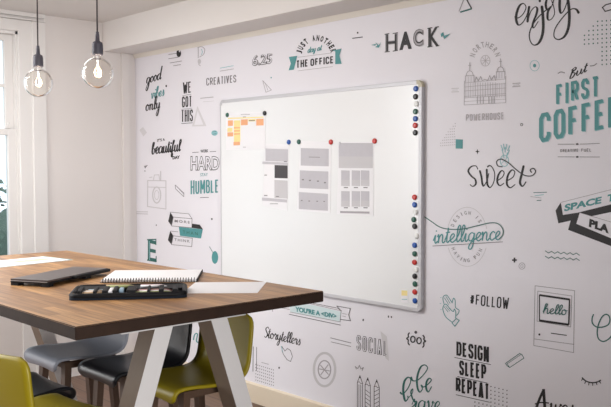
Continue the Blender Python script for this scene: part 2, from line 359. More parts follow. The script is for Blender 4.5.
# drawing sheet at the far left end
t = local('drawing_sheet', (-3.938, -1.409), (.055, -.40), 'white printed sheet with teal border and orange artwork at far table end', 'paper')
quadbox('paper', [(0, 0), (.50, 0), (.50, -.27), (0, -.27)], 0, .0012, M['sheet'], t)
b = MB(); b.prism([(-.0, .0), (.50, .0), (.50, -.008), (0, -.008)], .0012, .0015, M['teal']); b.prism([(0, -.008), (.012, -.008), (.012, -.27), (0, -.27)], .0012, .0015, M['lteal']); b.build('border', t, label='teal printed border')
b = MB(); rr = random.Random(3)
for k in range(14):
    x = .06+.014*k; y = -.09-rr.random()*.02; b.prism([(x, y), (x+.012, y-.01), (x+.011, y-.08), (x-.002, y-.07)], .0012, .0014+.00001*k, M['pale_orange'] if k % 3 else M['yellow_note'])
b.build('printed_artwork', t, label='orange and yellow printed artwork')
# closed laptop
A, B_ = Vector((-3.265, -2.028)), Vector((-3.105, -1.944)); ax = (B_-A).normalized(); ay = Vector((-ax.y, ax.x))
t = empty('laptop', (A.x, A.y, ZT), math.atan2(ax.y, ax.x), 'closed dark laptop lying left of the pencil case', 'laptop')
b = MB(); b.box(0, .185, 0, .43, .0125, .0195, M['dark'], .003); b.build('base', t)
b = MB(); b.box(.001, .184, .001, .429, .0205, .028, M['laptop'], .002); b.build('lid', t)
b = MB(); b.box(.004, .181, -.002, .002, .019, .021, M['silver']); b.build('trim_strip', t, label='silver rim along the front')
b = MB(); b.box(.184, .200, .16, .428, .0128, .026, M['dark'], .004); b.build('battery_hinge', t, label='raised black hinge block')
for x, y in ((.02, .02), (.165, .02), (.02, .28), (.165, .28)):
    b = MB(); b.box(x-.018, x+.018, y-.018, y+.018, 0, .013, M['dark']); b.build('rubber_foot', t)
# spiral pad
A, B_ = Vector((-3.065, -1.733)), Vector((-2.808, -1.423)); ax = (B_-A).normalized(); LN = (B_-A).length
t = empty('spiral_notebook', (A.x, A.y, ZT), math.atan2(ax.y, ax.x), 'large white spiral bound sketch pad behind the pencil case', 'notebook')
b = MB(); b.box(0, LN, .012, .35, .0, .002, M['dark']); b.build('back_cover', t)
b = MB(); b.box(.002, LN-.004, .012, .348, .002, .0105, M['sheet'], .0008); b.build('pages', t)
b = MB(); b.box(LN-.004, LN, .012, .35, .002, .011, M['dark']); b.build('page_edge', t, label='dark edge of the cover')
b = MB()
for k in range(34):
    x = .012+k*(LN-.024)/33
    b.tube([(x+.0, .010+.009*math.cos(a_), .0105+.0085*math.sin(a_)) for a_ in [i*math.pi/5-.3 for i in range(11)]], .0016, M['black'], 5)
b.build('spiral_binding', t)
# loose sheet
t = quadbox('paper_sheet', [(-2.615, -1.206), (-2.409, -1.424), (-2.60, -1.640), (-2.81, -1.43)], ZT, ZT+.0012, M['sheet'], label='blank white sheet lying at the right end of the tabletop', cat='paper')
# open pencil case
A, B_ = Vector((-2.735, -2.039)), Vector((-2.496, -1.688)); ax = (B_-A).normalized(); LN = (B_-A).length
t = empty('pencil_case', (A.x, A.y, ZT), math.atan2(ax.y, ax.x), 'open black pencil case full of pencils near the table corner', 'pencil case')
def rr_(x0, x1, y0, y1, r):
    out = []
    for cx, cy, a0 in ((x1-r, y1-r, 0), (x0+r, y1-r, 90), (x0+r, y0+r, 180), (x1-r, y0+r, 270)):
        for j in range(5): a = math.radians(a0+j*22.5); out.append((cx+r*math.cos(a), cy+r*math.sin(a)))
    return out
b = MB(); b.prism(rr_(0, LN, 0, .25, .03), 0, .010, M['navy']); b.build('case_base', t)
b = MB(); R_ = rr_(.008, LN-.008, .008, .242, .03); b.tube([(x, y, .014) for x, y in R_+[R_[0]]], .0105, M['dark'], 8); b.build('zip_rim', t)
b = MB(); b.prism(rr_(.015, LN-.012, .125, .24, .02), .010, .020, M['dark']); b.build('inner_flap', t)
def pen(x0, x1, y, z, r, m):
    b = MB(); b.tube([(x0, y, z), (x1-.02, y, z), (x1, y, z)], [r, r, r*.25], m, 6); b.build('pencil', t)
for x0, x1, y, m in ((.045, .125, .040, 'pencil_tan'), (.05, .13, .058, 'pencil_tan'), (.045, .12, .076, 'sheet'), (.052, .128, .094, 'pencil_tan'), (.235, .372, .036, 'pencil_green'), (.25, .368, .054, 'sheet'), (.24, .372, .072, 'pencil_pink'), (.245, .365, .090, 'pencil_pink'), (.06, .13, .112, 'pencil_blue')):
    pen(x0, x1, y, .018, .0062, M[m])
for x0, x1, y, m in ((.125, .235, .135, 'pencil_green'), (.13, .23, .151, 'pencil_green'), (.12, .225, .167, 'pencil_tan'), (.25, .35, .140, 'sheet'), (.25, .345, .156, 'pencil_pink')):
    pen(x0, x1, y, .0265, .0060, M[m])
b = MB(); b.box(.178, .194, .03, .08, .010, .034, M['pencil_blue'], .004); b.build('eraser', t, label='pale blue eraser')
b = MB(); b.box(.140, .154, .02, .11, .010, .030, M['sheet'], .002); b.build('ruler', t, label='white ruler end')
for x0, x1 in ((.030, .044), (.086, .098), (.118, .138), (.156, .170), (.205, .238), (.280, .290), (.322, .340), (.372, .392)):
    b = MB(); b.box(x0, x1, .012, .13, .010, .033, M['dark'], .004); b.build('elastic_strap', t)
# ------------------------------------------------------------------ pendant lamps
def pendant(x, y, z, label):
    t = empty('pendant_lamp', (x, y, ZC), 0, label, 'lamp', 'pendant bulbs over the table')
    h = z-ZC; R = .0625
    b = MB(); b.lathe([(.045, 0), (.045, -.012), (.035, -.022), (.004, -.024)], (0, 0, 0), M['socket']); b.build('ceiling_rose', t)
    b = MB(); b.tube([(0, 0, -.02), (0, 0, h+.16)], .0032, M['cord'], 8); b.build('cord', t)
    b = MB(); b.lathe([(.006, .165), (.008, .150), (.009, .128), (.019, .122), (.0215, .112), (.0225, .078), (.0215, .072), (.018, .071)], (0, 0, h), M['socket'], 28); b.build('lamp_holder', t)
    prof = [(.0150, .074), (.0155, .062)]
    for k in range(2, 19):
        a = math.radians(14+k*(166/18)); prof.append((R*math.sin(a), R*math.cos(a)))
    prof.append((.0008, -R))
    b = MB(); vs = []; 
    b.lathe(prof, (0, 0, h), M['bulb'], 32); g = b.build('bulb', t, label='clear globe glass')
    b = MB(); b.tube([(0, 0, h+.07), (0, 0, h+.028)], [.005, .003], M['sheet'], 8); b.build('glass_stem', g)
    b = MB()
    for k in range(5):
        a = 2*math.pi*k/5; dx, dy = math.cos(a), math.sin(a)
        b.tube([(dx*.005, dy*.005, h+.026), (dx*.014, dy*.014, h+.008), (dx*.013, dy*.013, h-.008), (dx*.005, dy*.005, h-.018)], .0012, M['filament'], 6)
    b.build('filament', g, label='glowing filament loops')
    l = bpy.data.lights.new('bulb_light', 'POINT'); l.energy = 2.2; l.color = (1, .86, .68); l.shadow_soft_size = .02
    lo = bpy.data.objects.new('bulb_light', l); COL.objects.link(lo); lo.parent = t; lo.location = (0, 0, h)
pendant(-3.005, -1.761, 1.9415, 'right pendant lamp, bare round bulb hanging nearer to the mural')
pendant(-3.506, -1.781, 1.9383, 'left pendant lamp, bare round bulb hanging nearer to the window')
# ------------------------------------------------------------------ whiteboard
BX0, BX1, BZ0, BZ1 = -4.51, -2.751, .789, 2.017
wb = empty('whiteboard', ((BX0+BX1)/2, 0, BZ0), 0, 'large wall-mounted whiteboard with slim aluminium frame on the mural', 'whiteboard')
bw, bh = (BX1-BX0)/2, BZ1-BZ0
YF = -.0225                                          # front face of the writing panel
b = MB(); b.box(-bw+.01, bw-.01, YF, -.001, .01, bh-.01, M['board']); b.build('writing_panel', wb)
for x0, x1, z0, z1 in ((-bw, bw, bh-.022, bh), (-bw, bw, 0, .022), (-bw, -bw+.011, 0, bh), (bw-.022, bw, 0, bh)):
    hor = x1-x0 > .1
    b = MB(); b.box(x0+(.035 if hor else 0), x1-(.035 if hor else 0), -.0245, 0, z0+(0 if hor else .035), z1-(0 if hor else .035), M['alu'], .003); b.build('frame_rail', wb)
for sx, sz in ((-1, 0), (1, 0), (-1, 1), (1, 1)):
    pts = []
    cx = bw-.036; n = 8
    out = [(cx+.037*math.sin(math.pi/2*i/n), .037*math.cos(math.pi/2*i/n)) for i in range(n+1)]       # rounded outer corner
    P = [(cx, .037), ]+out[1:]+[(bw-.023, 0), (bw-.023, .014), (cx, .014)]
    vs = []; 
    P = [(x*sx, (bh-.036+z) if sz else (.036-z)) for x, z in P]
    nP = len(P); b = MB()
    b.add([(x, -.026, z) for x, z in P]+[(x, 0, z) for x, z in P], [list(range(nP)), list(range(nP, 2*nP))[::-1]]+[(i, (i+1) % nP, nP+(i+1) % nP, nP+i) for i in range(nP)], M['beige'] if (sx, sz) == (1, 1) else M['greyplastic'])
    b.build('corner_cap', wb, label='beige plastic corner' if (sx, sz) == (1, 1) else None)
# printed pages
def px_quad(P, y): return [on_wall(u, v, y) for u, v in P]
def page(name, quad, label, parts, mats=None):
    Q = px_quad(quad, YF-.0012); c = Q[3]
    YP = YF-.0003
    t = empty(name, (c.x, YP, c.z), 0, label, 'paper', 'prints on the whiteboard')
    def flat(P, y0, y1, m, nm, lab=None):
        b = MB()
        for PP, mm in zip(P, m):
            W = [on_wall(u, v, YF-.0012)-Vector((c.x, YF, c.z)) for u, v in PP]
            n = len(W); b.add([(p.x, y1, p.z) for p in W]+[(p.x, y0, p.z) for p in W], [list(range(n)), list(range(n, 2*n))[::-1]]+[(i, (i+1) % n, n+(i+1) % n, n+i) for i in range(n)], mm)
        return b.build(nm, t, label=lab)
    flat([quad], 0, -.0012, [M['sheet']], 'page')
    for ix, (nm, P, m, lab) in enumerate(parts):
        for PP, mm in zip(P, m): flat([PP], -.0012, -.0016-.0003*ix, [mm], nm, lab)
    return t
def R(x0, y0, x1, y1, sk=.0):                       # rectangle with the page's slight slope
    return [(x0, y0), (x1, y0+sk), (x1, y1+sk), (x0, y1)]
page('site_map_print', [(226, 113.5), (265.5, 111.5), (265.5, 149), (226, 150)], 'sheet of small orange and yellow notes in top left corner', [
    ('orange_note', [R(228, 120.5, 233, 126, -.2), R(227.5, 132.5, 233.3, 136.5, -.2), R(241, 119.5, 247.8, 125.3, -.3), R(256.3, 119, 263.6, 125.6, -.3), R(233.6, 142, 240, 145.4, -.2)], [M['orange']]*5, None),
    ('yellow_note', [R(228, 117.8, 263.5, 119, -1.2), R(234, 120.5, 240.4, 142, -.2), R(227.5, 128, 232.5, 132, -.2), R(248.4, 119.2, 255.6, 121.5, -.3)], [M['yellow_note']]*4, None),
    ('orange_line', [R(234, 127.3, 240, 128.5, -.2), R(234, 130.4, 240, 131.6, -.2), R(234, 133.4, 240, 134.6, -.2), R(249, 120.2, 255, 121, -.2)], [M['orange'], M['orange'], M['orange'], M['gr1']], None),
    ('heading', [R(241, 114.3, 250, 114.8, -.2), R(243, 116.6, 246, 117.4, -.1), R(243, 146.8, 246, 147.5)], [M['gr2']]*3, None)])
page('web_page_print', [(265.3, 143.5), (289, 144.5), (287.3, 210.8), (262.5, 205.5)], 'printed page layout with dark photo square, left of three', [
    ('grey_block', [R(265.5, 148.5, 288, 161, .8), R(262.4, 161.5, 288, 164, 1), R(274.5, 180, 287.6, 198, .6), R(262, 197.5, 287, 200.5, 2)], [M['print_grey'], M['print_grey'], M['gr3'], M['print_grey']], None),
    ('photo', [R(274.7, 165, 287.7, 178, .4)], [M['ink2']], 'dark printed photograph'),
    ('caption', [R(264.5, 174.7, 267, 175.5), R(264, 195, 267.5, 196), R(276, 196, 279, 197), R(270, 203.5, 278, 204.1), R(284, 161, 287, 162)], [M['gr1']]*5, None)])
page('wireframe_print', [(300.8, 140.8), (331.3, 142), (330.2, 213.4), (296.7, 210.4)], 'printed wireframe page with three stacked grey blocks, middle of three', [
    ('grey_block', [R(300.8, 148, 328.8, 165.5, .8), R(299.8, 170.3, 328.4, 188, 1.2), R(298.9, 192, 328, 209.0, 1.8)], [M['print_grey'], M['print_grey'], M['print_grey']], None),
    ('caption', [R(309, 156.7, 320, 157.3, .3)]+[R(x, 179+dy, x+2, 180.3+dy) for x, dy in ((302, 0), (309, .8), (317, 1.5), (324, 3))]+[R(x, 200+dy, x+1.6, 201+dy) for x, dy in ((301, 0), (308.5, .5), (316.5, .8), (323.5, 1))], [M['gr1']]*9, None)])
grid = [R(x, y, x+8.4, y+9.5, .3) for y in (170.3, 191) for x in (341.3, 351.8, 361)]
page('tile_layout_print', [(338.6, 142.2), (373.8, 141.8), (373.4, 216), (336.8, 214.2)], 'printed page with six small tiles in rows, right of three', [
    ('banner', [R(338.8, 142.8, 372.8, 156.4, .2), R(338.8, 156.4, 372.8, 168, .2)], [M['print_grey'], M['gr3']], None),
    ('grey_tile', grid, [M['print_grey']]*6, None),
    ('lower_tile', [R(x, y, x+8.4, y+6, .3) for y in (179.8, 200.5) for x in (341.3, 351.8, 361)], [M['gr3']]*6, None),
    ('caption', [R(x, y, x+4, y+1, .1) for y in (187, 207.2) for x in (344, 354, 363.6)]+[R(340.3, 211, 369.5, 213, .6)], [M['gr1']]*6+[M['gr2']], None)])
page('sticky_note', [(401, 289.5), (408, 290), (408, 303), (401, 302.2)], 'small pale note with yellow patch beside the lowest magnets', [
    ('yellow_patch', [R(401.5, 290.3, 407.4, 295.5, .3)], [M['yellow_note']], None), ('written_line', [R(401.8, 299, 407.2, 299.6, .2)], [M['lteal']], None)])
# magnets
def magnet(u, v, m, label, r=.0145, first=[None]):
    p = on_wall(u, v, YF-.004); key = (m, r)
    b = MB(); b.lathe([(r*.96, 0), (r, .001), (r, .0055), (r*.9, .008), (r*.5, .0088)], (0, 0, 0), M[m], 20, 'y')
    b.build('round_magnet', loc=(p.x, YF, p.z), label=label, cat='magnet', group='round magnets on the whiteboard')
top = 'in the upper right cluster'; mid = 'of the middle right cluster'; low = 'of the lower right cluster'
for u, v, m, l in [
    (415.6, 88.7, 'm_blue', 'blue round magnet, topmost on the board by its corner'), (415.3, 96.7, 'm_black', 'black round magnet just below the topmost blue one'),
    (416.2, 104, 'm_white', 'white round magnet in the upper right column'), (415.2, 111.6, 'm_green', 'dark green magnet beneath the upper white magnet'),
    (415.2, 118.8, 'm_blue', 'blue magnet between green and red in upper right column'), (415, 125.4, 'm_red', 'red magnet above the lowest black one in upper column'),
    (415, 132.7, 'm_black', 'black magnet at the bottom of the upper right column'),
    (414.4, 197.3, 'm_red', 'red magnet heading the long lower right column'), (414.4, 204.8, 'm_blue', 'blue magnet right below the red heading the lower column'),
    (415.3, 212, 'm_white', 'white magnet above the green and black pair at frame'), (413.6, 219.6, 'm_green', 'green magnet touching a black one where the teal line meets'),
    (414.5, 226.3, 'm_black', 'black magnet directly below a green one, beside teal line'), (416.3, 236, 'm_white', 'white magnet between black and blue, beside word intelligence'),
    (414.4, 245.2, 'm_blue', 'blue magnet above a green one, below the second white'), (414.5, 253.8, 'm_green', 'green magnet sandwiched between blue above and red below'),
    (414.4, 262.3, 'm_red', 'red magnet below green and above the lowest white'), (416, 269.8, 'm_white', 'white magnet above the last four coloured magnets'),
    (414.6, 276.2, 'm_black', 'black magnet first of the bottom four'), (414.8, 284, 'm_green', 'green magnet second of the bottom four'),
    (414.6, 292, 'm_red', 'red magnet just above the lowest blue one'), (414.8, 300.8, 'm_blue', 'blue magnet lowest, at the bottom right frame corner'),
    (227.2, 115, 'm_green', 'dark green magnet holding left of orange note sheet'), (264.5, 113.2, 'm_black', 'black magnet holding right of orange note sheet'),
    (288.6, 142.1, 'm_blue', 'blue magnet holding the page with the dark photo'), (298.7, 141.8, 'm_green', 'green magnet left top of the three block page'),
    (330.7, 142, 'm_red', 'red magnet right top of the three block page'), (374.4, 141, 'm_red', 'red magnet right top of the six tile page')]:
    magnet(u, v, m, l, .0148 if u > 400 else .0152)
p = on_wall(340, 143.2, YF); b = MB(); b.box(-.006, .006, -.004, 0, -.008, .008, M['greyplastic'], .001)
b.build('paper_clip_magnet', loc=(p.x, YF, p.z), label='tiny grey magnet at the left of six tile page', cat='magnet')
# ------------------------------------------------------------------ the mural: lettering and drawings on the wall
LAY = [0]
class Art:
    """flat ink pieces on the mural wall; points are (u, v) sight lines resolved onto the wall plane"""
    def __init__(s, name, label, cat): s.n, s.label, s.cat = name, label, cat; s.parts = {}
    def put(s, vs, fs, m, part, lift=False):
        k = (part, m, getattr(s, 'call', 0) if part in OWN else 0); V, Fc = s.parts.setdefault(k, ([], [])); b = len(V); s.cnt = getattr(s, 'cnt', 0)+1; n_ = len(vs)
        V += [(v[0], v[1], 5e-5*(s.cnt % 4)+(3e-6*i if lift else 0)) for i, v in enumerate(vs)]; Fc += [[b+i for i in f] for f in fs]
    def poly(s, pts, m, part='shape'): s.put(pts, [list(range(len(pts)))], m, part); return s
    def disc(s, x, y, rx, ry, m, part='dot', n=14): return s.poly([(x+rx*math.cos(2*math.pi*k/n), y+ry*math.sin(2*math.pi*k/n)) for k in range(n)], m, part)
    def ribbon(s, P, ws, m, part, closed=False):
        n = len(P); vs = []
        for i in range(n):
            a = P[(i-1) % n] if closed or i else P[0]; c = P[(i+1) % n] if closed or i < n-1 else P[-1]
            dx, dy = c[0]-a[0], c[1]-a[1]; l = math.hypot(dx, dy) or 1; h = ws[i]/2
            vs += [(P[i][0]-dy/l*h, P[i][1]+dx/l*h), (P[i][0]+dy/l*h, P[i][1]-dx/l*h)]
        fs = [(2*i, 2*i+1, 2*i+3, 2*i+2) for i in range(n-1)]
        if closed: fs.append((2*n-2, 2*n-1, 1, 0))
        s.put(vs, fs, m, part, n > 8 and not closed)
    def line(s, pts, wd, m, part='line', smooth=False, closed=False, contrast=0):
        P = [(p.x, p.y) for p in cr([(x, y, 0) for x, y in pts], 6, closed)] if smooth else [tuple(p) for p in pts]
        if not smooth and len(P) > 2 and not contrast:           # mitre-free corners: one piece per segment
            Q = P+[P[0]] if closed else P
            for a, c in zip(Q, Q[1:]):
                l = math.hypot(c[0]-a[0], c[1]-a[1]) or 1; ex, ey = (c[0]-a[0])/l*wd/2, (c[1]-a[1])/l*wd/2
                s.ribbon([(a[0]-ex, a[1]-ey), (c[0]+ex, c[1]+ey)], [wd, wd], m, part)
            return s
        ws = [wd]*len(P)
        if contrast:
            raw = []
            for i in range(len(P)):
                a, c = P[max(0, i-1)], P[min(len(P)-1, i+1)]; l = math.hypot(c[0]-a[0], c[1]-a[1]) or 1
                raw.append(wd*(1-contrast+contrast*max(0, (c[1]-a[1])/l)**1.5))
            ws = [sum(raw[max(0, i-2):i+3])/len(raw[max(0, i-2):i+3]) for i in range(len(raw))]
            ws[0] *= .6; ws[-1] *= .6
        s.ribbon(P, ws, m, part, closed); return s
    def ring(s, x, y, rx, ry, wd, m, part='ring', a0=0, a1=360, n=36):
        P = [(x+rx*math.cos(math.radians(a0+(a1-a0)*k/n)), y+ry*math.sin(math.radians(a0+(a1-a0)*k/n))) for k in range(n if a1-a0 == 360 else n+1)]
        s.ribbon(P, [wd]*len(P), m, part, a1-a0 == 360); return s
    def text(s, txt, x0, y0, x1, y1, hL, hR, m, bold=.02, part='lettering', slant=0, space=1.0, dy=0):
        V, Fc = glyphs(txt, bold, space)
        mx = max(v[0] for v in V); mn = min(v[0] for v in V); lo = min(v[1] for v in V); hi = max(v[1] for v in V); out = []
        for x, y in V:
            a = (x-mn)/(mx-mn); b = (y-lo)/(hi-lo); h = hL+(hR-hL)*a
            out.append((x0+(x1-x0)*a+slant*h*b, y0+(y1-y0)*a-h*b))
        s.put(out, Fc, m, part); return s
    def arc(s, txt, cx, cy, rx, ry, a0, a1, h, wd, m, bold=.02, part='lettering', inside=False):
        n = len(txt)
        for i, ch in enumerate(txt):
            if ch == ' ': s.call += 1; continue
            a = math.radians(a0+(a1-a0)*i/(n-1)); px, py = cx+rx*math.cos(a), cy-ry*math.sin(a)
            tx, ty = -rx*math.sin(a), -ry*math.cos(a); l = math.hypot(tx, ty); tx, ty = tx/l, ty/l
            if a1 < a0: tx, ty = -tx, -ty
            nx, ny = (ty, -tx)                     # up of the letter
            if (ny > 0): nx, ny = -nx, -ny
            V, Fc = glyphs(ch, bold, 1); mx = max(v[0] for v in V); mn = min(v[0] for v in V); lo = min(v[1] for v in V); hi = max(v[1] for v in V)
            ww = wd*(.3 if ch == 'I' else 1)
            s.put([(px+tx*ww*((x-mn)/(mx-mn or 1)-.5)+nx*h*((y-lo)/(hi-lo)-.5), py+ty*ww*((x-mn)/(mx-mn or 1)-.5)+ny*h*((y-lo)/(hi-lo)-.5)) for x, y in V], Fc, m, part)
        return s
    def script(s, word, x0, y0, x1, y1, xh, wd, m, contrast=.5, slant=.25, part='script', ky=1, xh2=None):
        tot = sum(ALPHA[c][0] if c != ' ' else .6 for c in word); cur = 0
        for c in word:
            if c == ' ': cur += .6; continue
            adv, strokes = ALPHA[c]
            for st in strokes:
                Q = []
                for x, y in st:
                    a = (cur+x)/tot; h = (xh+((xh2 or xh)-xh)*a)*(y if 0 <= y <= 1 else (1+(y-1)*ky if y > 1 else y*ky))
                    Q.append((x0+(x1-x0)*a+slant*h, y0+(y1-y0)*a-h))
                if len(Q) == 1: s.disc(Q[0][0], Q[0][1], wd*.6, wd*.6, m, part)
                else: s.line(Q, wd, m, part, smooth=True, contrast=contrast)
            cur += adv
        return s
    def done(s):
        LAY[0] += 1; allp = [p for (V, _) in s.parts.values() for p in V]
        cx = (min(p[0] for p in allp)+max(p[0] for p in allp))/2; cy = max(p[1] for p in allp); o = on_wall(cx, cy)
        base = -.0006-.00002*(LAY[0] % 5); single = len(s.parts) == 1; root = None
        if not single: root = empty(s.n, (o.x, 0, o.z), 0, s.label, s.cat)
        for i, ((part, m, _c), (V, Fc)) in enumerate(s.parts.items()):
            y = base-min(.0004*i, .004)*(.5 if len(s.parts) > 6 else 1); W = [on_wall(u, v) for u, v, _ in V]
            me = bpy.data.meshes.new(part); me.from_pydata([(p.x-o.x, y-V[j][2], p.z-o.z) for j, p in enumerate(W)], [], Fc); me.validate(); me.materials.append(M[m])
            bm = bmesh.new(); bm.from_mesh(me)
            for f in bm.faces:
                f.normal_update()
                if f.normal.y > 0: f.normal_flip()
            bm.to_mesh(me); bm.free()
            ob = bpy.data.objects.new(s.n if single else part, me); COL.objects.link(ob)
            if single: ob.location = (o.x, 0, o.z); props(ob, s.label, s.cat)
            else: ob.parent = root
        return root
_G = {}
def glyphs(txt, bold, space):
    k = (txt, bold, space)
    if k in _G: return _G[k]
    c = bpy.data.curves.new('t', 'FONT'); c.body = txt; c.offset = bold; c.space_character = space; c.resolution_u = 3; c.fill_mode = 'BOTH'
    o = bpy.data.objects.new('t', c); COL.objects.link(o); dg = bpy.context.evaluated_depsgraph_get(); me = bpy.data.meshes.new_from_object(o.evaluated_get(dg))
    r = ([(v.co.x, v.co.y) for v in me.vertices], [list(p.vertices) for p in me.polygons])
    bpy.data.objects.remove(o); bpy.data.curves.remove(c); bpy.data.meshes.remove(me); _G[k] = r; return r
ALPHA = {
 'a': (1.0, [[(.75, .85), (.45, 1), (.15, .75), (.1, .3), (.3, 0), (.55, .15), (.75, .6), (.78, .95), (.75, .35), (.88, 0), (1.08, .25)]]),
 'b': (.85, [[(0, .3), (.3, 1.0), (.45, 1.8), (.3, 2.0), (.15, 1.6), (.12, .5), (.25, 0), (.55, .1), (.65, .55), (.42, .8), (.6, .7), (.9, .8)]]),
 'c': (.65, [[(.65, .8), (.4, 1), (.12, .7), (.12, .25), (.35, 0), (.7, .25)]]),
 'd': (1.0, [[(.7, .85), (.45, 1), (.15, .75), (.1, .3), (.3, 0), (.55, .2), (.72, .8), (.82, 2.0), (.74, .5), (.85, 0), (1.05, .25)]]),
 'e': (.68, [[(0, .2), (.35, .45), (.55, .8), (.36, 1), (.12, .7), (.13, .25), (.38, 0), (.72, .25)]]),
 'f': (.6, [[(0, .3), (.3, 1.0), (.5, 1.8), (.38, 2.0), (.25, 1.6), (.2, .3), (.15, -.8), (.3, -1), (.4, -.5), (.25, 0), (.65, .3)]]),
 'g': (.9, [[(.7, .85), (.4, 1), (.12, .7), (.15, .2), (.4, .05), (.65, .4), (.72, .95), (.7, -.3), (.5, -.95), (.2, -.8), (.4, -.2), (.95, .3)]]),
 'h': (.9, [[(0, .3), (.3, 1.2), (.45, 1.85), (.3, 2), (.17, 1.6), (.12, 0), (.2, .6), (.45, 1), (.62, .8), (.62, .2), (.75, 0), (.95, .25)]]),
 'i': (.45, [[(0, .3), (.2, .95), (.18, .3), (.3, 0), (.5, .25)], [(.25, 1.45)]]),
 'j': (.5, [[(.3, 1), (.3, -.4), (.1, -.95), (-.1, -.7), (.5, .25)], [(.35, 1.45)]]),
 'l': (.5, [[(0, .15), (.35, .9), (.5, 1.7), (.35, 2), (.2, 1.6), (.18, .5), (.3, .02), (.55, .25)]]),
 'n': (.9, [[(0, .7), (.12, 1), (.15, 0), (.2, .6), (.45, 1), (.6, .75), (.6, .2), (.75, 0), (.95, .25)]]),
 'o': (.8, [[(.4, 1), (.12, .75), (.12, .25), (.35, 0), (.62, .25), (.62, .75), (.4, 1), (.5, .78), (.85, .85)]]),
 'r': (.65, [[(0, .5), (.2, 1.1), (.25, .9), (.5, .85), (.42, .3), (.55, 0), (.7, .25)]]),
 's': (.62, [[(0, .2), (.3, .75), (.36, 1.1), (.42, .8), (.55, .35), (.4, 0), (.08, .08)]]),
 't': (.5, [[(0, .3), (.25, 1.2), (.28, 1.75), (.2, .4), (.32, 0), (.55, .25)], [(.02, 1.15), (.5, 1.22)]]),
 'u': (.95, [[(0, .5), (.12, 1), (.12, .3), (.3, 0), (.55, .3), (.65, 1), (.65, .3), (.8, 0), (1, .25)]]),
 'v': (.85, [[(0, .75), (.15, 1), (.28, .3), (.38, 0), (.62, .6), (.68, 1), (.62, .8), (.88, .85)]]),
 'w': (1.1, [[(0, .8), (.12, 1), (.15, .3), (.3, 0), (.5, .3), (.55, .95), (.58, .3), (.75, 0), (.95, .4), (.98, 1), (1.12, .85)]]),
 'y': (.85, [[(0, .8), (.12, 1), (.12, .4), (.3, .1), (.55, .4), (.65, 1), (.62, -.3), (.45, -.95), (.2, -.8), (.4, -.2), (.9, .3)]]),
 'A': (1.0, [[(0, 0), (.35, 1), (.7, 2), (.85, 0)], [(.2, .7), (1, .75)]]),
 'B': (.9, [[(.3, 1.9), (.15, 0)], [(.05, 1.7), (.55, 2), (.7, 1.6), (.3, 1.1), (.75, .7), (.5, .05), (.1, .1)]]),
 'S': (.75, [[(.75, 1.7), (.5, 2), (.15, 1.6), (.35, 1.1), (.65, .6), (.4, 0), (.05, .2)]]),
}
K_ = .30
def _rr(x0, y0, x1, y1, r, a0, a1, n=5): return [((x0+x1)/2, (y0+y1)/2)]
CAPS = {   # condensed block capitals as strokes; x 0..1 across the letter, y 0..1 up; second value is the relative width
 'A': (1, [[(0, 0), (.5, 1), (1, 0)], [(.2, .3), (.8, .3)]]), 'B': (1, [[(0, 0), (0, 1), (.7, 1), (.95, .88), (.95, .65), (.7, .54), (0, .54)], [(.7, .54), (1, .42), (1, .12), (.75, 0), (0, 0)]]),
 'C': (1, [[(1, .72), (1, .85), (.75, 1), (.25, 1), (0, .85), (0, .15), (.25, 0), (.75, 0), (1, .15), (1, .28)]]),
 'D': (1, [[(0, 0), (0, 1), (.7, 1), (1, .85), (1, .15), (.7, 0), (0, 0)]]), 'E': (.85, [[(1, 1), (0, 1), (0, 0), (1, 0)], [(0, .52), (.85, .52)]]),
 'F': (.82, [[(1, 1), (0, 1), (0, 0)], [(0, .52), (.85, .52)]]), 'G': (1, [[(1, .75), (1, .85), (.75, 1), (.25, 1), (0, .85), (0, .15), (.25, 0), (.75, 0), (1, .15), (1, .46), (.55, .46)]]),
 'H': (1, [[(0, 0), (0, 1)], [(1, 0), (1, 1)], [(0, .52), (1, .52)]]), 'I': (0, [[(0, 0), (0, 1)]]), 'K': (1, [[(0, 0), (0, 1)], [(1, 1), (.1, .45)], [(.3, .58), (1, 0)]]),
 'L': (.8, [[(0, 1), (0, 0), (1, 0)]]), 'M': (1.35, [[(0, 0), (0, 1), (.5, .3), (1, 1), (1, 0)]]), 'N': (1, [[(0, 0), (0, 1), (1, 0), (1, 1)]]),
 'O': (1, [[(0, .85), (.25, 1), (.75, 1), (1, .85), (1, .15), (.75, 0), (.25, 0), (0, .15), (0, .85)]]), 'P': (1, [[(0, 0), (0, 1), (.75, 1), (1, .87), (1, .57), (.75, .44), (0, .44)]]),
 'R': (1, [[(0, 0), (0, 1), (.75, 1), (1, .87), (1, .6), (.75, .48), (0, .48)], [(.55, .48), (1, 0)]]),
 'S': (1, [[(1, .74), (1, .87), (.75, 1), (.25, 1), (0, .87), (0, .68), (.2, .56), (.8, .44), (1, .32), (1, .13), (.75, 0), (.25, 0), (0, .13), (0, .26)]]),
 'T': (1, [[(0, 1), (1, 1)], [(.5, 1), (.5, 0)]]), 'U': (1, [[(0, 1), (0, .15), (.25, 0), (.75, 0), (1, .15), (1, 1)]]), 'V': (1.05, [[(0, 1), (.5, 0), (1, 1)]]),
 'W': (1.5, [[(0, 1), (.25, 0), (.5, .8), (.75, 0), (1, 1)]]), 'Y': (1, [[(0, 1), (.5, .48), (1, 1)], [(.5, .48), (.5, 0)]]), '#': (1.1, [[(.3, .05), (.4, .95)], [(.65, .05), (.75, .95)], [(0, .66), (1, .66)], [(0, .34), (1, .34)]]),
}
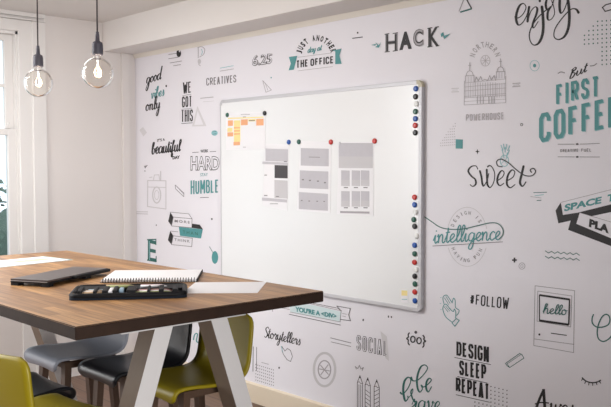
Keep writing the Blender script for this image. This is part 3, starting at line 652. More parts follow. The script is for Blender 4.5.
def caps_into(s, txt, x0, y0, x1, y1, hL, hR, m, wd, part='lettering', gap=1.0, slant=0, serif=0):
    """wd = stroke width, gap = clear space between letters, both in the units of x"""
    n = len(txt); ws = sum(CAPS[c][0] for c in txt); free = (x1-x0)-n*wd-(n-1)*gap; u = free/ws; x = x0
    for c in txt:
        r, strokes = CAPS[c]; w_ = r*u
        for st in strokes:
            Q = []
            if c in 'AVWMNYK' and not (len(st) == 2 and st[0][1] == st[1][1]):
                for (ax_, ay_), (bx_, by_) in zip(st, st[1:]):
                    q4 = []
                    for px, py in ((ax_, ay_), (bx_, by_)):
                        X = x+wd/2+px*w_; a = (X-x0)/(x1-x0); h = hL+(hR-hL)*a; yy = py*h; q4.append((X+slant*yy, y0+(y1-y0)*a-yy))
                    hw_ = wd/2*(1.12 if abs(ax_-bx_) > .05 else 1)
                    s.put([(q4[0][0]-hw_, q4[0][1]), (q4[0][0]+hw_, q4[0][1]), (q4[1][0]+hw_, q4[1][1]), (q4[1][0]-hw_, q4[1][1])], [(0, 1, 2, 3)], m, part)
                continue
            for px, py in st:
                X = x+wd/2+px*w_; a = (X-x0)/(x1-x0); h = hL+(hR-hL)*a; yy = wd/2+py*(h-wd)
                if py in (0, 1) and len(st) == 2 and st[0][0] == st[1][0]: yy = py*h
                Q.append((X+slant*yy, y0+(y1-y0)*a-yy))
            closed = len(Q) > 3 and abs(Q[0][0]-Q[-1][0])+abs(Q[0][1]-Q[-1][1]) < 1e-6
            s.stroke(Q[:-1] if closed else Q, wd, m, part, closed)
        x += w_+wd+gap
    return s
def stroke(s, P, wd, m, part, closed=False):
    """mitred ribbon"""
    n = len(P); L_, R_ = [], []
    for i in range(n):
        def nr(a, b):
            l = math.hypot(b[0]-a[0], b[1]-a[1]) or 1; return (-(b[1]-a[1])/l, (b[0]-a[0])/l)
        n1 = nr(P[i-1], P[i]) if (i or closed) else None; n2 = nr(P[i], P[(i+1) % n]) if (i < n-1 or closed) else None
        n1 = n1 or n2; n2 = n2 or n1; mx, my = n1[0]+n2[0], n1[1]+n2[1]; l = math.hypot(mx, my) or 1; mx, my = mx/l, my/l
        k = min(1.6, 1/max(.3, mx*n1[0]+my*n1[1])); h = wd/2*k
        L_.append((P[i][0]+mx*h, P[i][1]+my*h)); R_.append((P[i][0]-mx*h, P[i][1]-my*h))
    vs = L_+R_; fs = [(i, i+1, n+i+1, n+i) for i in range(n-1)]
    if closed: fs.append((n-1, 0, n, 2*n-1))
    s.put(vs, fs, m, part); return s
Art.caps = caps_into; Art.stroke = stroke
OWN = {'rule', 'ribbon', 'bolt', 'eye', 'bracket', 'speed_line', 'small_words', 'arched_words', 'teal_words', 'office_words', 'side', 'letter', 'wave', 'line', 'screen_frame', 'dash', 'mark', 'flourish', 'upright', 'lash', 'fold', 'panel', 'face', 'shade', 'inner_ring', 'column'}
def wrapped(fn):
    def g(s, *a, **k):
        s.call = getattr(s, 'call', 0)+1; return fn(s, *a, **k)
    return g
for _n in ('poly', 'disc', 'line', 'ring', 'text', 'arc', 'caps'): setattr(Art, _n, wrapped(getattr(Art, _n)))
Art.stroke = stroke
def Z(region_x, region_y, scale): return lambda *pts: [(region_x+x/scale, region_y+y/scale) for x, y in pts]
LT, DR = 'wall lettering', 'wall drawing'
# --- left of the whiteboard
Art('slogan_lettering', 'handwritten words good vibes only on mural, upper left', LT)\
 .script('good', 146, 84, 161, 79, 6.0, 1.3, 'black', .5, .15, 'good', 1.25).disc(166.3, 86, .8, 1.1, 'black', 'dot')\
 .script('vibes', 151, 99, 164, 95.5, 5.6, 1.1, 'teal', .5, .1, 'vibes', 1.0).script('only', 145.5, 111, 160, 108.5, 6.2, 1.2, 'black', .5, .1, 'only', 1.15).done()
a = Art('ball_drawing', 'black ball with four grey speed lines on mural', DR)
for i, (x0, x1, y0, dy) in enumerate(((168.5, 177, 54.5, -1.2), (168.5, 178.5, 58.8, -1.6), (170, 182, 63, -2), (173.5, 181, 65.8, -1.2))): a.line([(x0, y0), (x1, y0+dy)], .55, 'gr1', 'speed_line')
a.disc(179, 53.2, 2.3, 4.0, 'black', 'ball').disc(179.9, 50.9, .7, 1.3, 'paper', 'shine').done()
Art('slogan_lettering', 'bold condensed words WE GOT THIS stacked in black', LT)\
 .caps('WE', 183.0, 93.8, 191.3, 92.4, 11.3, 11.0, 'black', 1.12, gap=.6).caps('GOT', 182.0, 107.5, 191.9, 106.4, 10.8, 10.6, 'black', 1.12, gap=.6)\
 .caps('THIS', 181.2, 122.1, 193.0, 121.2, 12.0, 11.8, 'black', 1.12, gap=.6).line([(182.5, 95.7), (191.5, 94.2)], .4, 'gr1', 'rule').line([(181.6, 109.3), (192, 108.2)], .4, 'gr1', 'rule').line([(181.6, 123.6), (192.8, 122.8)], .5, 'black', 'rule').done()
Art('pennant_drawing', 'small pale teal pennant drawing near top left of mural', DR)\
 .line([(197.5, 47.5), (202, 46.8), (204.8, 49.5), (203.5, 54.5), (199.5, 57)], .6, 'gr2', 'outline', True).line([(198.3, 47.5), (198.3, 58)], .7, 'gr2', 'outline').line([(201.5, 49), (202.5, 52), (201.5, 55)], .6, 'lteal', 'shade', True)\
 .disc(199.5, 61.5, 1.7, 2.6, 'gr3', 'knob').line([(198.5, 64), (200.5, 66)], .5, 'gr2', 'outline').done()
Art('dash_drawing', 'two short pale teal dashes above word CREATIVES', DR).line([(220, 68.2), (233.5, 65.7)], .6, 'lteal').line([(220, 71.2), (233.8, 68.9)], .6, 'gr2').done()
Art('slogan_lettering', 'small grey capitals reading CREATIVES on mural', LT).caps('CREATIVES', 206.3, 85.7, 236.3, 82.2, 7.6, 7.4, 'gr1', .95, gap=.75).done()
Art('number_lettering', 'black shadowed numerals 6.25 above the whiteboard', LT)\
 .text('6.25', 252.6, 66.6, 272, 63.8, 11, 10.5, 'gr2', .03, 'shadow', .1).text('6.25', 251.8, 66.2, 271.2, 63.4, 11, 10.5, 'black', .03, 'lettering', .1).text('6.25', 252.3, 65.6, 271.4, 62.9, 10, 9.6, 'paper', -.012, 'inline', .1).done()
Art('wedge_drawing', 'tiny outlined grey wedge with teal dot above whiteboard', DR).line([(262.8, 80.5), (271.5, 90), (266, 92.3)], .5, 'gr2', 'outline', closed=True).line([(265, 82.5), (268, 90.5)], .4, 'gr2', 'outline').disc(271.3, 77.6, .6, .8, 'teal', 'dot').done()
Art('small_rule_drawing', 'faint grey double rule left of whiteboard top corner', DR).line([(200.5, 98.3), (213.5, 97)], .7, 'gr2').line([(203, 101.8), (214, 101)], .35, 'gr3').done()
Art('triangle_drawing', 'faint grey shaded triangle behind word THIS', DR).poly([(192, 126.5), (197.5, 106), (206.5, 126)], 'shade', 'fill').poly([(194.5, 125), (197.7, 111), (203.5, 124.6)], 'paper', 'middle').done()
Art('dot_drawing', 'small pale green round spot left of whiteboard edge', DR).disc(214.6, 133, 3.2, 2.8, 'lteal', 'spot').line([(212.6, 132), (216.6, 131.2)], .4, 'dteal', 'mark').line([(212.6, 134.3), (216.6, 133.6)], .4, 'dteal', 'mark').done()
Art('diamond_drawing', 'faint grey kite shape at the far left of mural', DR).poly([(139.5, 130), (143, 127), (147, 132.5), (143.5, 136.5)], 'shade', 'fill').done()
Art('slogan_lettering', "handwritten black words IT'S A beautiful DAY", LT)\
 .text("IT'S A", 157.3, 142, 165, 140.8, 2.9, 2.8, 'black', .03, 'small_words').script('beautiful', 151.5, 154.2, 180.5, 151, 6.8, 1.5, 'black', .45, .1, 'beautiful', .72).text('DAY', 172.7, 159.5, 180, 158.5, 3.2, 3.1, 'black', .05, 'small_words').done()
Art('arrow_drawing', 'tiny dark tick marks above the faint camera drawing', DR).poly([(144, 166), (148, 165), (145.2, 168.6)], 'gr1', 'tick').disc(145, 171, .7, .5, 'gr1', 'tick').done()
c = Z(130, 165, 10.17)
Art('camera_drawing', 'faint grey outline of a boxy camera on mural left', DR)\
 .line([(147.8, 180.5), (166, 180.8), (166, 209), (147.6, 206.5)], .9, 'gr3', 'body', closed=True).line([(147.8, 187), (166, 187.5)], .8, 'gr3', 'body').ring(156.8, 195, 4.0, 8.0, 1.2, 'gr3', 'lens').ring(156.8, 195, 2.2, 4.6, .6, 'gr3', 'lens')\
 .line([(153.5, 180.5), (154.5, 175), (159, 174.8), (160, 180.5)], .7, 'gr3', 'top').line([(160.8, 171), (160.8, 180.5)], .8, 'gr3', 'top').line([(149.5, 177.5), (152.5, 177)], .8, 'gr3', 'top').done()
Art('brush_drawing', 'short slanted grey bar drawing beside faint camera', DR).line([(175.3, 185), (184, 193.2), (183.8, 196.6), (175.8, 189)], .55, 'gr1', closed=True).line([(176, 185.5), (183.8, 194)], .45, 'gr1').done()
Art('slogan_lettering', 'words WORK HARD STAY HUMBLE, black outline above teal', LT)\
 .text('WORK', 200.6, 152.9, 208.3, 152.3, 3.2, 3.2, 'black', .03, 'small_words').line([(192.3, 152.6), (198.8, 152.1)], .5, 'black', 'rule').line([(210, 151.7), (216.2, 151.4)], .5, 'black', 'rule')\
 .text('HARD', 190.6, 170.6, 219.6, 170.2, 14.6, 14, 'black', .045, 'hard').text('HARD', 191.0, 169.8, 219.2, 169.4, 13, 12.6, 'paper', .005, 'hard_inline').text('STAY', 200.5, 176.4, 208, 176, 3.2, 3, 'teal', .01, 'stay')\
 .caps('HUMBLE', 190.8, 194.3, 218.8, 192.5, 13.8, 13, 'teal', 1.35, 'humble', .9).line([(200.2, 197.6), (209, 197.4)], .5, 'black', 'rule').done()
Art('dash_drawing', 'two faint parallel grey lines at mural left edge', DR).line([(136, 211.8), (148, 211.9)], .5, 'gr2').line([(136, 213.7), (148, 214)], .5, 'gr2').done()
Art('dot_drawing', 'tiny grey dot left of the stacked block drawing', DR).disc(156.4, 225.2, .6, .8, 'gr1').done()
c = Z(155, 205, 8.13)
Art('block_drawing', 'three stacked blocks, two white and one teal, on mural', DR)\
 .poly(c((125, 58), (150, 98), (135, 170), (108, 132)), 'black', 'side').line(c((150, 98), (302, 112), (300, 185), (135, 170)), .55, 'gr1', 'face', closed=True).line(c((125, 58), (275, 72), (302, 112)), .5, 'gr1', 'face')\
 .poly(c((125, 212), (150, 250), (135, 322), (106, 285)), 'black', 'side').line(c((150, 250), (305, 270), (300, 338), (135, 322)), .55, 'gr1', 'face', closed=True).line(c((125, 212), (190, 218)), .5, 'gr1', 'face')\
 .poly(c((195, 178), (390, 198), (375, 272), (205, 250)), 'teal', 'teal_face').poly(c((305, 152), (365, 160), (392, 198), (300, 186)), 'black', 'top')\
 .text('MORE', *c((162, 140))[0], *c((285, 152))[0], 2.8, 2.7, 'gr1', .01, 'lettering', 0, 1.5).text('THAN', *c((228, 232))[0], *c((350, 246))[0], 3.2, 3, 'dteal', .01, 'teal_lettering', 0, 1.5).text('THINK', *c((160, 292))[0], *c((285, 306))[0], 2.8, 2.7, 'gr1', .01, 'lettering', 0, 1.4).done()
Art('dot_drawing', 'tiny dark dot right of the stacked blocks', DR).disc(211.9, 219, .8, 1.0, 'black').done()
Art('pendulum_drawing', 'solid teal disc with thin line beside whiteboard edge', DR).disc(215, 257.4, 3.2, 6.4, 'teal', 'disc', 24).line([(209.5, 246.5), (213.3, 253)], .5, 'dteal', 'string').done()
Art('letter_lettering', 'teal ornate slab capital E near the table', LT).text('E', 147.9, 260.6, 156.2, 262.2, 21.5, 21, 'dteal', .015, 'letter').line([(147.2, 239.7), (156.5, 239.4)], 1.2, 'dteal', 'serif').line([(147.2, 260), (156.8, 261.5)], 1.2, 'dteal', 'serif').line([(149.4, 241), (149.8, 260)], .6, 'lteal', 'inline').line([(156, 239.7), (156, 245)], .9, 'dteal', 'serif').line([(156.3, 256), (156.3, 262)], .9, 'dteal', 'serif').done()
# --- above the whiteboard
a = Art('slogan_lettering', 'badge reading JUST ANOTHER day at THE OFFICE, teal ribbon ends', LT)
a.arc('JUST ANOTHER', 316.5, 55.5, 17.5, 17.5, 168, 16, 6.0, 2.7, 'black', .05, 'arched_words')
a.caps('THE', 296.3, 68.0, 308.2, 66.4, 7.4, 7.2, 'black', 1.25, 'office_words', .85).caps('OFFICE', 310.6, 66.2, 333.7, 63.2, 7.2, 7.2, 'black', 1.25, 'office_words', .85).script('day at', 307.5, 53.0, 321.5, 50.2, 3.4, .8, 'teal', .3, .2, 'script_words', .7)
a.poly([(289, 57.0), (297.5, 55.8), (294.0, 69.7), (288.8, 70.4), (291, 63.5)], 'teal', 'ribbon').poly([(332.5, 50.5), (341.8, 48.6), (339.6, 55.5), (341.8, 63.8), (335.5, 64.2), (335.5, 51.5)], 'teal', 'ribbon')
a.line([(298, 57.3), (332, 53)], .4, 'gr2', 'rule').line([(298, 70.9), (333, 66.6)], .4, 'gr2', 'rule').done()
Art('dash_drawing', 'black dash with a dot above, beside HACK', DR).line([(352.3, 38.4), (362.8, 37.0)], .9, 'black', 'dash').disc(357.8, 32.8, .9, .9, 'black', 'dot').done()
c = Z(370, 20, 6.79)
a = Art('slogan_lettering', 'big decorative black word HACK above whiteboard with teal bolts', LT)
a.text('H', *c((105, 218))[0], *c((188, 208))[0], 18.2, 17.2, 'gr1', .03, 'letter').text('H', *c((112, 212))[0], *c((180, 204))[0], 16.5, 15.8, 'black', -.002, 'letter_line')
for x0, y0, x1, y1 in ((100, 98, 132, 92), (155, 92, 190, 86), (100, 218, 135, 214), (155, 212, 190, 206)): a.line(c((x0, y0), (x1, y1)), .9, 'ink2', 'serif')
a.text('A', *c((200, 206))[0], *c((285, 195))[0], 18.4, 17.5, 'black', .06, 'letter').text('C', *c((298, 186))[0], *c((366, 178))[0], 17.8, 17.4, 'gr2', .06, 'shadow').text('C', *c((294, 183))[0], *c((360, 174))[0], 17.4, 17, 'black', .05, 'letter')
a.text('C', *c((298, 178))[0], *c((358, 170))[0], 16.2, 16, 'gr2', .0, 'inline').text('K', *c((397, 180))[0], *c((468, 174))[0], 18.2, 18.6, 'black', .015, 'letter').line(c((405, 60), (410, 178)), 2.6, 'black', 'letter')
for x0, y0, x1, y1 in ((392, 58, 425, 52), (445, 50, 470, 46), (392, 184, 425, 178), (448, 178, 472, 174)): a.line(c((x0, y0), (x1, y1)), 1.0, 'black', 'serif')
a.poly(c((10, 170), (45, 162), (38, 175)), 'teal', 'bolt').poly(c((38, 150), (62, 172), (78, 150), (62, 188), (35, 185), (52, 175)), 'teal', 'bolt')
a.poly(c((482, 95), (500, 82), (505, 108), (550, 92), (505, 130), (498, 105), (485, 118)), 'teal', 'bolt').done()
Art('triangle_drawing', 'dark outlined triangle at the top of mural', DR).line([(464, -5), (472, 9), (460.5, 12.3)], .0001, 'black', 'outline').line([(465.5, -3), (471.8, 8.8)], 1.3, 'ink2', 'outline').line([(471.8, 8.8), (460.3, 12.2)], 1.5, 'dteal', 'base').line([(459.2, 11.5), (465.0, -3)], .6, 'gr1', 'thin_side').done()
# --- right of the whiteboard, top
c = Z(455, 30, 4.28)
a = Art('building_drawing', 'grey line drawing of domed hall, words NORTHERN POWERHOUSE', DR)
a.arc('NORTHERN', 485.3, 61.5, 13.6, 17, 158, 24, 5.6, 3.0, 'gr2', .02, 'lettering').ring(485.5, 60.7, 4.6, 5.4, .5, 'gr25', 'rose').line([(482.5, 57.5), (488.5, 64)], .5, 'gr25', 'rose').line([(482.5, 64), (488.5, 57.5)], .5, 'gr25', 'rose').line([(481.5, 60.8), (489.6, 60.6)], .5, 'gr25', 'rose').line([(485.5, 56), (485.5, 65.6)], .5, 'gr25', 'rose')
a.line([(464.5, 81), (464.3, 105), (505.8, 102.7), (505.8, 76.5)], .5, 'gr2', 'outline')
for y0, y1 in ((83, 79), (87, 83.5), (91, 88), (96.5, 93.6), (98, 95.4), (101.5, 99.2)): a.line([(464.5, y0), (505.6, y1)], .45, 'gr25', 'storey')
for k in range(17):
    x = 466+k*2.4
    if not 474.5 < x < 496: a.line([(x, 83), (x, 97.5)], .35, 'gr25', 'window_row')
for k in range(9): a.line([(475.5+k*2.5, 82.5), (475.5+k*2.5, 96.5)], .5, 'gr25', 'window_row')
for x in (477.5, 480.5, 483.5, 489, 492, 494.5): a.line([(x, 96.5), (x, 103.6)], .7, 'gr2', 'column')
for cx_, cy_ in ((470, 75.5), (500.8, 71.5)):
    a.ring(cx_, cy_, 3.4, 4.6, .55, 'gr2', 'dome', 180, 360).line([(cx_-4.6, cy_+.4), (cx_+4.6, cy_)], .6, 'gr2', 'dome').line([(cx_, cy_-4.5), (cx_, cy_-13)], .55, 'gr2', 'spire').line([(cx_-1.4, cy_-10), (cx_+1.4, cy_-10.2)], .5, 'gr2', 'spire')
    a.line([(cx_-4.2, cy_+.5), (cx_-4.2, cy_+7)], .5, 'gr2', 'turret').line([(cx_+4.2, cy_+.3), (cx_+4.2, cy_+7)], .5, 'gr2', 'turret').line([(cx_-1.4, cy_+1), (cx_-1.4, cy_+7)], .4, 'gr25', 'turret').line([(cx_+1.4, cy_+1), (cx_+1.4, cy_+7)], .4, 'gr25', 'turret')
a.line([(475, 82), (476.5, 77), (478.5, 81), (481, 76.5), (482.5, 80.5), (485.5, 79.5), (488, 80.5), (490, 75.6), (491.5, 80), (494.5, 75.5), (496, 80.5)], .55, 'gr2', 'gable')
a.caps('POWERHOUSE', 466.3, 121, 504, 119.3, 6.6, 7, 'gr25', .75, 'lettering', 1.2).done()
Art('small_caption_lettering', 'tiny grey caption block left of domed hall drawing', LT).line([(451.5, 88.5), (459, 88.2)], .8, 'gr3').line([(451.5, 92), (459, 91.7)], .9, 'gr3').line([(452.5, 90.2), (458, 90)], .6, 'gr3').done()
Art('small_caption_lettering', 'tiny grey caption block right of domed hall drawing', LT).line([(512.5, 83.8), (520.5, 83)], .9, 'gr2').line([(512.5, 86.8), (520.5, 86)], .9, 'gr2').line([(513.5, 85.3), (519.5, 84.7)], .6, 'gr2').done()
c = Z(505, 0, 7.105)
a = Art('slogan_lettering', 'large handwritten black word enjoy at top right', LT)
for P, wd in ((c((68, 118), (95, 127), (130, 98), (150, 52), (132, 25), (105, 40), (84, 90), (80, 140), (95, 177), (122, 165), (150, 122), (166, 75)), 2.6),
              (c((173, 42), (166, 90), (160, 160)), 2.3), (c((160, 160), (182, 85), (213, 50), (230, 62), (222, 105), (204, 150), (196, 185), (208, 196), (238, 150)), 2.2),
              (c((262, 40), (270, 120), (272, 200), (262, 262), (238, 308), (205, 320), (180, 292), (174, 240), (194, 182), (235, 125), (285, 78), (325, 52)), 2.9),
              (c((335, -30), (302, -10), (290, 30), (300, 70), (325, 55), (345, 10), (345, -30), (330, -40)), 2.4),
              (c((328, 45), (305, 85), (305, 138), (330, 136), (352, 98), (346, 45), (330, 0)), 2.3),
              (c((392, -30), (388, 40), (396, 92), (418, 75), (440, 20), (446, -20)), 2.7),
              (c((440, -40), (452, 30), (458, 120), (450, 200), (424, 258), (382, 281), (350, 262), (355, 208), (392, 148), (440, 92), (475, 64), (506, 66), (525, 92)), 2.9)): a.line(P, wd, 'black', 'script', True, contrast=.62)
a.disc(*c((248, 6))[0], 1.3, 1.5, 'black', 'script').disc(*c((522, 88))[0], 1.3, 1.5, 'black', 'script').done()
Art('ring_drawing', 'small teal dot inside a pale ring below enjoy', DR).ring(534.7, 65.6, 4.6, 5.3, .5, 'lteal').disc(534.7, 65.6, 1.6, 1.9, 'teal').done()
Art('curve_drawing', 'outlined curved shape cut by top right frame edge', DR).line([(611, 3.4), (606, 4.7), (602.5, 7.5), (605.2, 11.4), (612, 9.5), (622, 8), (622, 2)], 1.1, 'black', 'outline').done()
a = Art('dot_grid_drawing', 'stepped grid of small teal dots at upper right', DR)
for r_ in range(11):
    y = 22.4+4.35*r_
    for k in range(12):
        x = 584.5+4.42*k
        lo = {0: 3, 1: 2, 2: 1, 3: 0, 4: 0, 5: 0}.get(r_, 4)
        if k >= lo and x < 632: a.disc(x, y-.33*k, .75, .8, 'dteal', 'dot', 8)
a.done()
c = Z(530, 55, 3.7)
a = Art('slogan_lettering', 'But FIRST COFFEE in black script over tall teal capitals', LT)
a.script('But', 568.6, 79.5, 586.5, 71.5, 5.4, 1.5, 'black', .5, .25, 'script_word', .9)
a.line([(558, 73.5), (561, 72), (565, 73)], .9, 'gr1', 'flourish', True).line([(590, 66), (594, 65.5), (597, 63.3)], .9, 'gr1', 'flourish', True)
a.caps('FIRST', 556.9, 106.2, 599.9, 95.9, 20.8, 19.8, 'lteal', 2.8, 'first_shadow', 2.6).caps('FIRST', 556.2, 105.6, 599.2, 95.3, 20.8, 19.8, 'teal', 2.8, 'first_word', 2.6)
a.caps('COFFEE', 540.0, 143.4, 619.3, 125.9, 28.8, 30, 'lteal', 3.7, 'coffee_shadow', 3.2).caps('COFFEE', 539.2, 142.8, 618.4, 125.3, 28.8, 30, 'teal', 3.7, 'coffee_word', 3.2)
a.caps('CREATIVE', 560.3, 152.2, 578.5, 151.8, 3.0, 3.1, 'gr1', .5, 'small_words', .75).caps('FUEL', 581.5, 151.8, 591.5, 151.6, 3.1, 3.3, 'gr1', .5, 'small_words', .75)
a.line([(558, 144.2), (575, 144.2)], .6, 'gr1', 'rule').line([(580, 144.2), (600, 143.4)], .6, 'gr1', 'rule').disc(577.5, 144.1, 1.5, .9, 'ink2', 'rule').line([(558, 156.8), (575, 156.9)], .6, 'gr1', 'rule').line([(580, 156.9), (600, 157)], .6, 'gr1', 'rule').disc(577.5, 156.9, 1.5, .9, 'ink2', 'rule').done()
Art('ring_drawing', 'tiny dark open circle left of word COFFEE', DR).ring(521.7, 124.6, 1.2, 1.2, .6, 'black').done()
a = Art('dot_grid_drawing', 'triangle of tiny grey dots beside teal square', DR)
for r_ in range(9):
    for k in range(r_+1):
        x = 455.3-2.0*k+(.6 if r_ > 4 else 0); y = 123.5+2.65*r_+.15*k
        if x > 440: a.disc(x-(0 if r_ < 2 else 1), y, .5, .5, 'gr2', 'dot', 6)
a.done()
Art('square_drawing', 'small solid teal square right of whiteboard top', DR).poly([(455.8, 139.2), (463, 139.5), (462.8, 148.7), (455.7, 148.5)], 'teal').done()
Art('star_drawing', 'tiny black four pointed star above word sweet', DR).poly([(477.5, 148.8), (478.1, 150.9), (479.8, 151.5), (478.1, 152.2), (477.5, 154.5), (476.9, 152.2), (475.2, 151.5), (476.9, 150.9)], 'black').done()
c = Z(460, 140, 6.79)
a = Art('slogan_lettering', 'large handwritten black word sweet with long looping tail', LT)
for P, wd in ((c((122, 200), (108, 176), (75, 182), (57, 212), (78, 245), (104, 268), (108, 298), (88, 315), (68, 302)), 2.0), (c((134, 205), (146, 250), (152, 295), (162, 312), (186, 270), (196, 225)), 2.0),
              (c((182, 195), (184, 260), (188, 305), (207, 322), (230, 285), (236, 230), (222, 190), (203, 173), (186, 184)), 2.0), (c((252, 278), (288, 252), (300, 222), (283, 208), (260, 240), (254, 285), (272, 310), (300, 292)), 2.0),
              (c((322, 276), (360, 252), (372, 216), (352, 204), (326, 240), (319, 298), (342, 324), (376, 300)), 2.1), (c((433, 172), (420, 230), (408, 288), (425, 314), (450, 282)), 2.4)): a.line(P, wd, 'black', 'script', True, contrast=.5)
a.line(c((290, 182), (258, 175), (250, 145), (280, 130), (330, 155), (385, 203), (440, 240), (490, 242), (514, 215), (500, 193), (478, 203), (488, 222)), 1.1, 'black', 'tail', True).done()
a = Art('pineapple_drawing', 'pale teal pineapple sketch above word sweet', DR)
a.ring(504.5, 160.8, 4.2, 5.6, .8, 'lteal', 'fruit').line([(501.5, 158), (507.5, 164.5)], .5, 'lteal', 'fruit').line([(501.5, 163.5), (507.8, 157.5)], .5, 'lteal', 'fruit')
for x0, y0 in ((501, 145), (503.5, 143.8), (507, 144), (510, 145.5), (502, 149.5), (509.5, 150), (505.3, 147), (503, 152.5), (507.5, 152.5)): a.line([((x0+505.3)/2, y0+5.5), (x0, y0)], .9, 'lteal', 'leaves')
a.done()
a = Art('dash_drawing', 'three short teal and grey dashes below word sweet', DR)
a.line([(533.5, 192.7), (547, 192.2)], .7, 'dteal').line([(534.8, 195.8), (544, 194.6)], .7, 'lteal').line([(530.5, 196.5), (541.5, 198)], .5, 'gr2').line([(537, 200.5), (541.5, 200.2)], .8, 'dteal').done()
# --- right of the whiteboard, middle
a = Art('slogan_lettering', 'teal script word intelligence inside circle of small grey capitals', LT)
a.ring(467.3, 236.8, 20.3, 29.5, .55, 'gr3', 'circle', 195, 345).ring(467.3, 236.8, 20.3, 29.5, .55, 'gr3', 'circle', 22, 158)
a.arc('DESIGN IS', 467.3, 236.3, 16.5, 23.6, 152, 40, 3.6, 2.3, 'gr1', .01, 'arched_words').arc('HAVING FUN', 467.3, 237, 16.0, 23.4, -150, -34, 3.6, 2.3, 'gr1', .01, 'arched_words')
a.script('intelligence', 433.2, 243.4, 500.5, 239.6, 8.6, 1.15, 'teal', 0, .1, 'teal_script', .95)
a.line([(424.6, 216.7), (431, 221), (440, 227), (450, 229.2), (464, 228.8), (478, 225.6), (490, 222.9), (498, 223.6), (503, 229), (502.8, 235), (499.5, 239)], .95, 'dteal', 'swash', True).line([(432.8, 246), (503, 241.8)], .7, 'gr1', 'underline').done()
Art('plus_drawing', 'small bold black plus right of intelligence lettering', DR).line([(514.5, 257.6), (514.5, 262.5)], 1.5, 'black').line([(512.1, 260.1), (516.9, 260)], 1.5, 'black').done()
Art('ring_drawing', 'tiny grey ring with dot below the bold plus', DR).ring(522, 266, 3.0, 3.2, .6, 'gr2').ring(522, 266, 1.2, 1.5, .5, 'gr2').done()
c = Z(500, 240, 5.5)
a = Art('wave_drawing', 'two dark green zigzag waves right of whiteboard', DR)
for dy in (0, 29): a.line(c(*[(250+17*i, 60+dy+(10 if i % 2 else 0)+i*1.2) for i in range(12)]), .75, 'dteal', 'wave')
a.done()
c = Z(545, 180, 5.82)
a = Art('slogan_lettering', 'banner SPACE T over PLA with thick black folded sides', LT)
a.poly(c((62, 178), (92, 130), (105, 203), (190, 190), (520, 108), (520, 158), (250, 215), (150, 236), (78, 252)), 'black', 'fold').poly(c((150, 236), (203, 190), (183, 255), (520, 395), (520, 436), (135, 290)), 'black', 'fold')
a.poly(c((95, 130), (520, 22), (520, 92), (105, 202)), 'paper', 'panel').poly(c((203, 190), (520, 285), (520, 380), (183, 255)), 'paper', 'panel')
a.line(c((95, 130), (520, 22)), .4, 'gr1', 'edge_line').line(c((203, 190), (520, 285)), .4, 'gr1', 'edge_line')
a.text('SPACE', *c((112, 184))[0], *c((328, 136))[0], 7.2, 7.0, 'teal', .045, 'teal_words', .1).text('T', *c((362, 130))[0], *c((402, 120))[0], 7.6, 7.6, 'teal', .045, 'teal_words', .1)
a.text('PLA', *c((256, 272))[0], *c((372, 312))[0], 8.2, 8.0, 'black', .06, 'black_words', .1).done()
# --- right of the whiteboard, low
c = Z(440, 290, 6.79)
a = Art('hands_drawing', 'teal outline of two clapping hands on mural', DR)
a.line(c((28, 95), (20, 60), (27, 40), (46, 35), (60, 52), (84, 88)), .75, 'teal', 'back_hand', True).line(c((82, 90), (92, 56), (104, 72), (106, 118), (130, 138), (120, 166), (106, 172)), .75, 'teal', 'back_hand', True)
a.line(c((40, 42), (70, 92)), .6, 'teal', 'back_hand').line(c((30, 52), (60, 100)), .6, 'teal', 'back_hand')
a.line(c((28, 100), (20, 130), (40, 182), (80, 216)), .8, 'teal', 'front_hand', True).line(c((28, 100), (45, 98), (70, 130), (92, 146), (98, 128), (108, 150), (106, 192)), .75, 'teal', 'front_hand', True)
for k in range(3): a.line(c((28+10*k, 112-4*k), (56+12*k, 150-6*k)), .55, 'teal', 'front_hand')
a.line(c((82, 222), (112, 194), (132, 206), (102, 246)), .8, 'teal', 'cuff', closed=True)
for x, y in ((3, 50), (0, 90), (4, 130)): a.line(c((x, y), (x+9, y+3)), .6, 'lteal', 'clap_mark')
a.done()
Art('slogan_lettering', 'hand drawn black hashtag #FOLLOW on mural', LT).caps('#FOLLOW', 469.5, 304.3, 508.5, 309.2, 10.4, 11.4, 'black', 1.25, 'lettering', 1.2, .06).done()
c = Z(525, 280, 4.52)
a = Art('computer_drawing', 'outline of small retro computer with hello on screen', DR)
a.line(c((46, 26), (224, 48), (220, 328), (40, 296)), .5, 'gr1', 'case_outline', closed=True).line(c((58, 50), (212, 72), (207, 212), (55, 186)), .45, 'gr1', 'case_outline', closed=True)
a.line(c((66, 68), (202, 88)), 2.0, 'black', 'screen_frame').line(c((66, 183), (198, 202)), 2.2, 'black', 'screen_frame').line(c((66, 66), (66, 186)), 1.0, 'black', 'screen_frame').line(c((202, 86), (198, 203)), 1.4, 'black', 'screen_frame')
a.script('hello', *c((80, 150))[0], *c((188, 158))[0], 5.2, 1.0, 'dteal', .15, .2, 'hello_script', .85)
a.line(c((40, 266), (222, 291)), .5, 'gr1', 'case_outline').line(c((118, 240), (190, 250)), .9, 'black', 'slot').disc(*c((66, 246))[0], 1.0, 1.1, 'black', 'badge').done()
c = Z(576, 300, 9.06)
Art('curl_drawing', 'looping dark teal curl cut by right frame edge', DR).line(c((160, 128), (147, 165), (150, 210), (185, 243), (240, 245), (290, 225), (308, 185), (300, 145), (270, 130), (235, 155), (205, 220), (193, 290), (205, 350), (245, 375), (290, 358), (325, 320), (350, 260)), 1.25, 'dteal', 'curl', True).done()
c = Z(500, 320, 4.675)
Art('pencil_drawing', 'short outlined teal bar slanting below retro computer', DR).line(c((26, 203), (92, 156), (103, 162), (112, 178), (46, 222), (34, 214)), .7, 'dteal', closed=True).line(c((46, 222), (34, 205), (100, 160)), .5, 'dteal').done()
a = Art('eyelash_drawing', 'closed eye with lashes in black at lower right', DR)
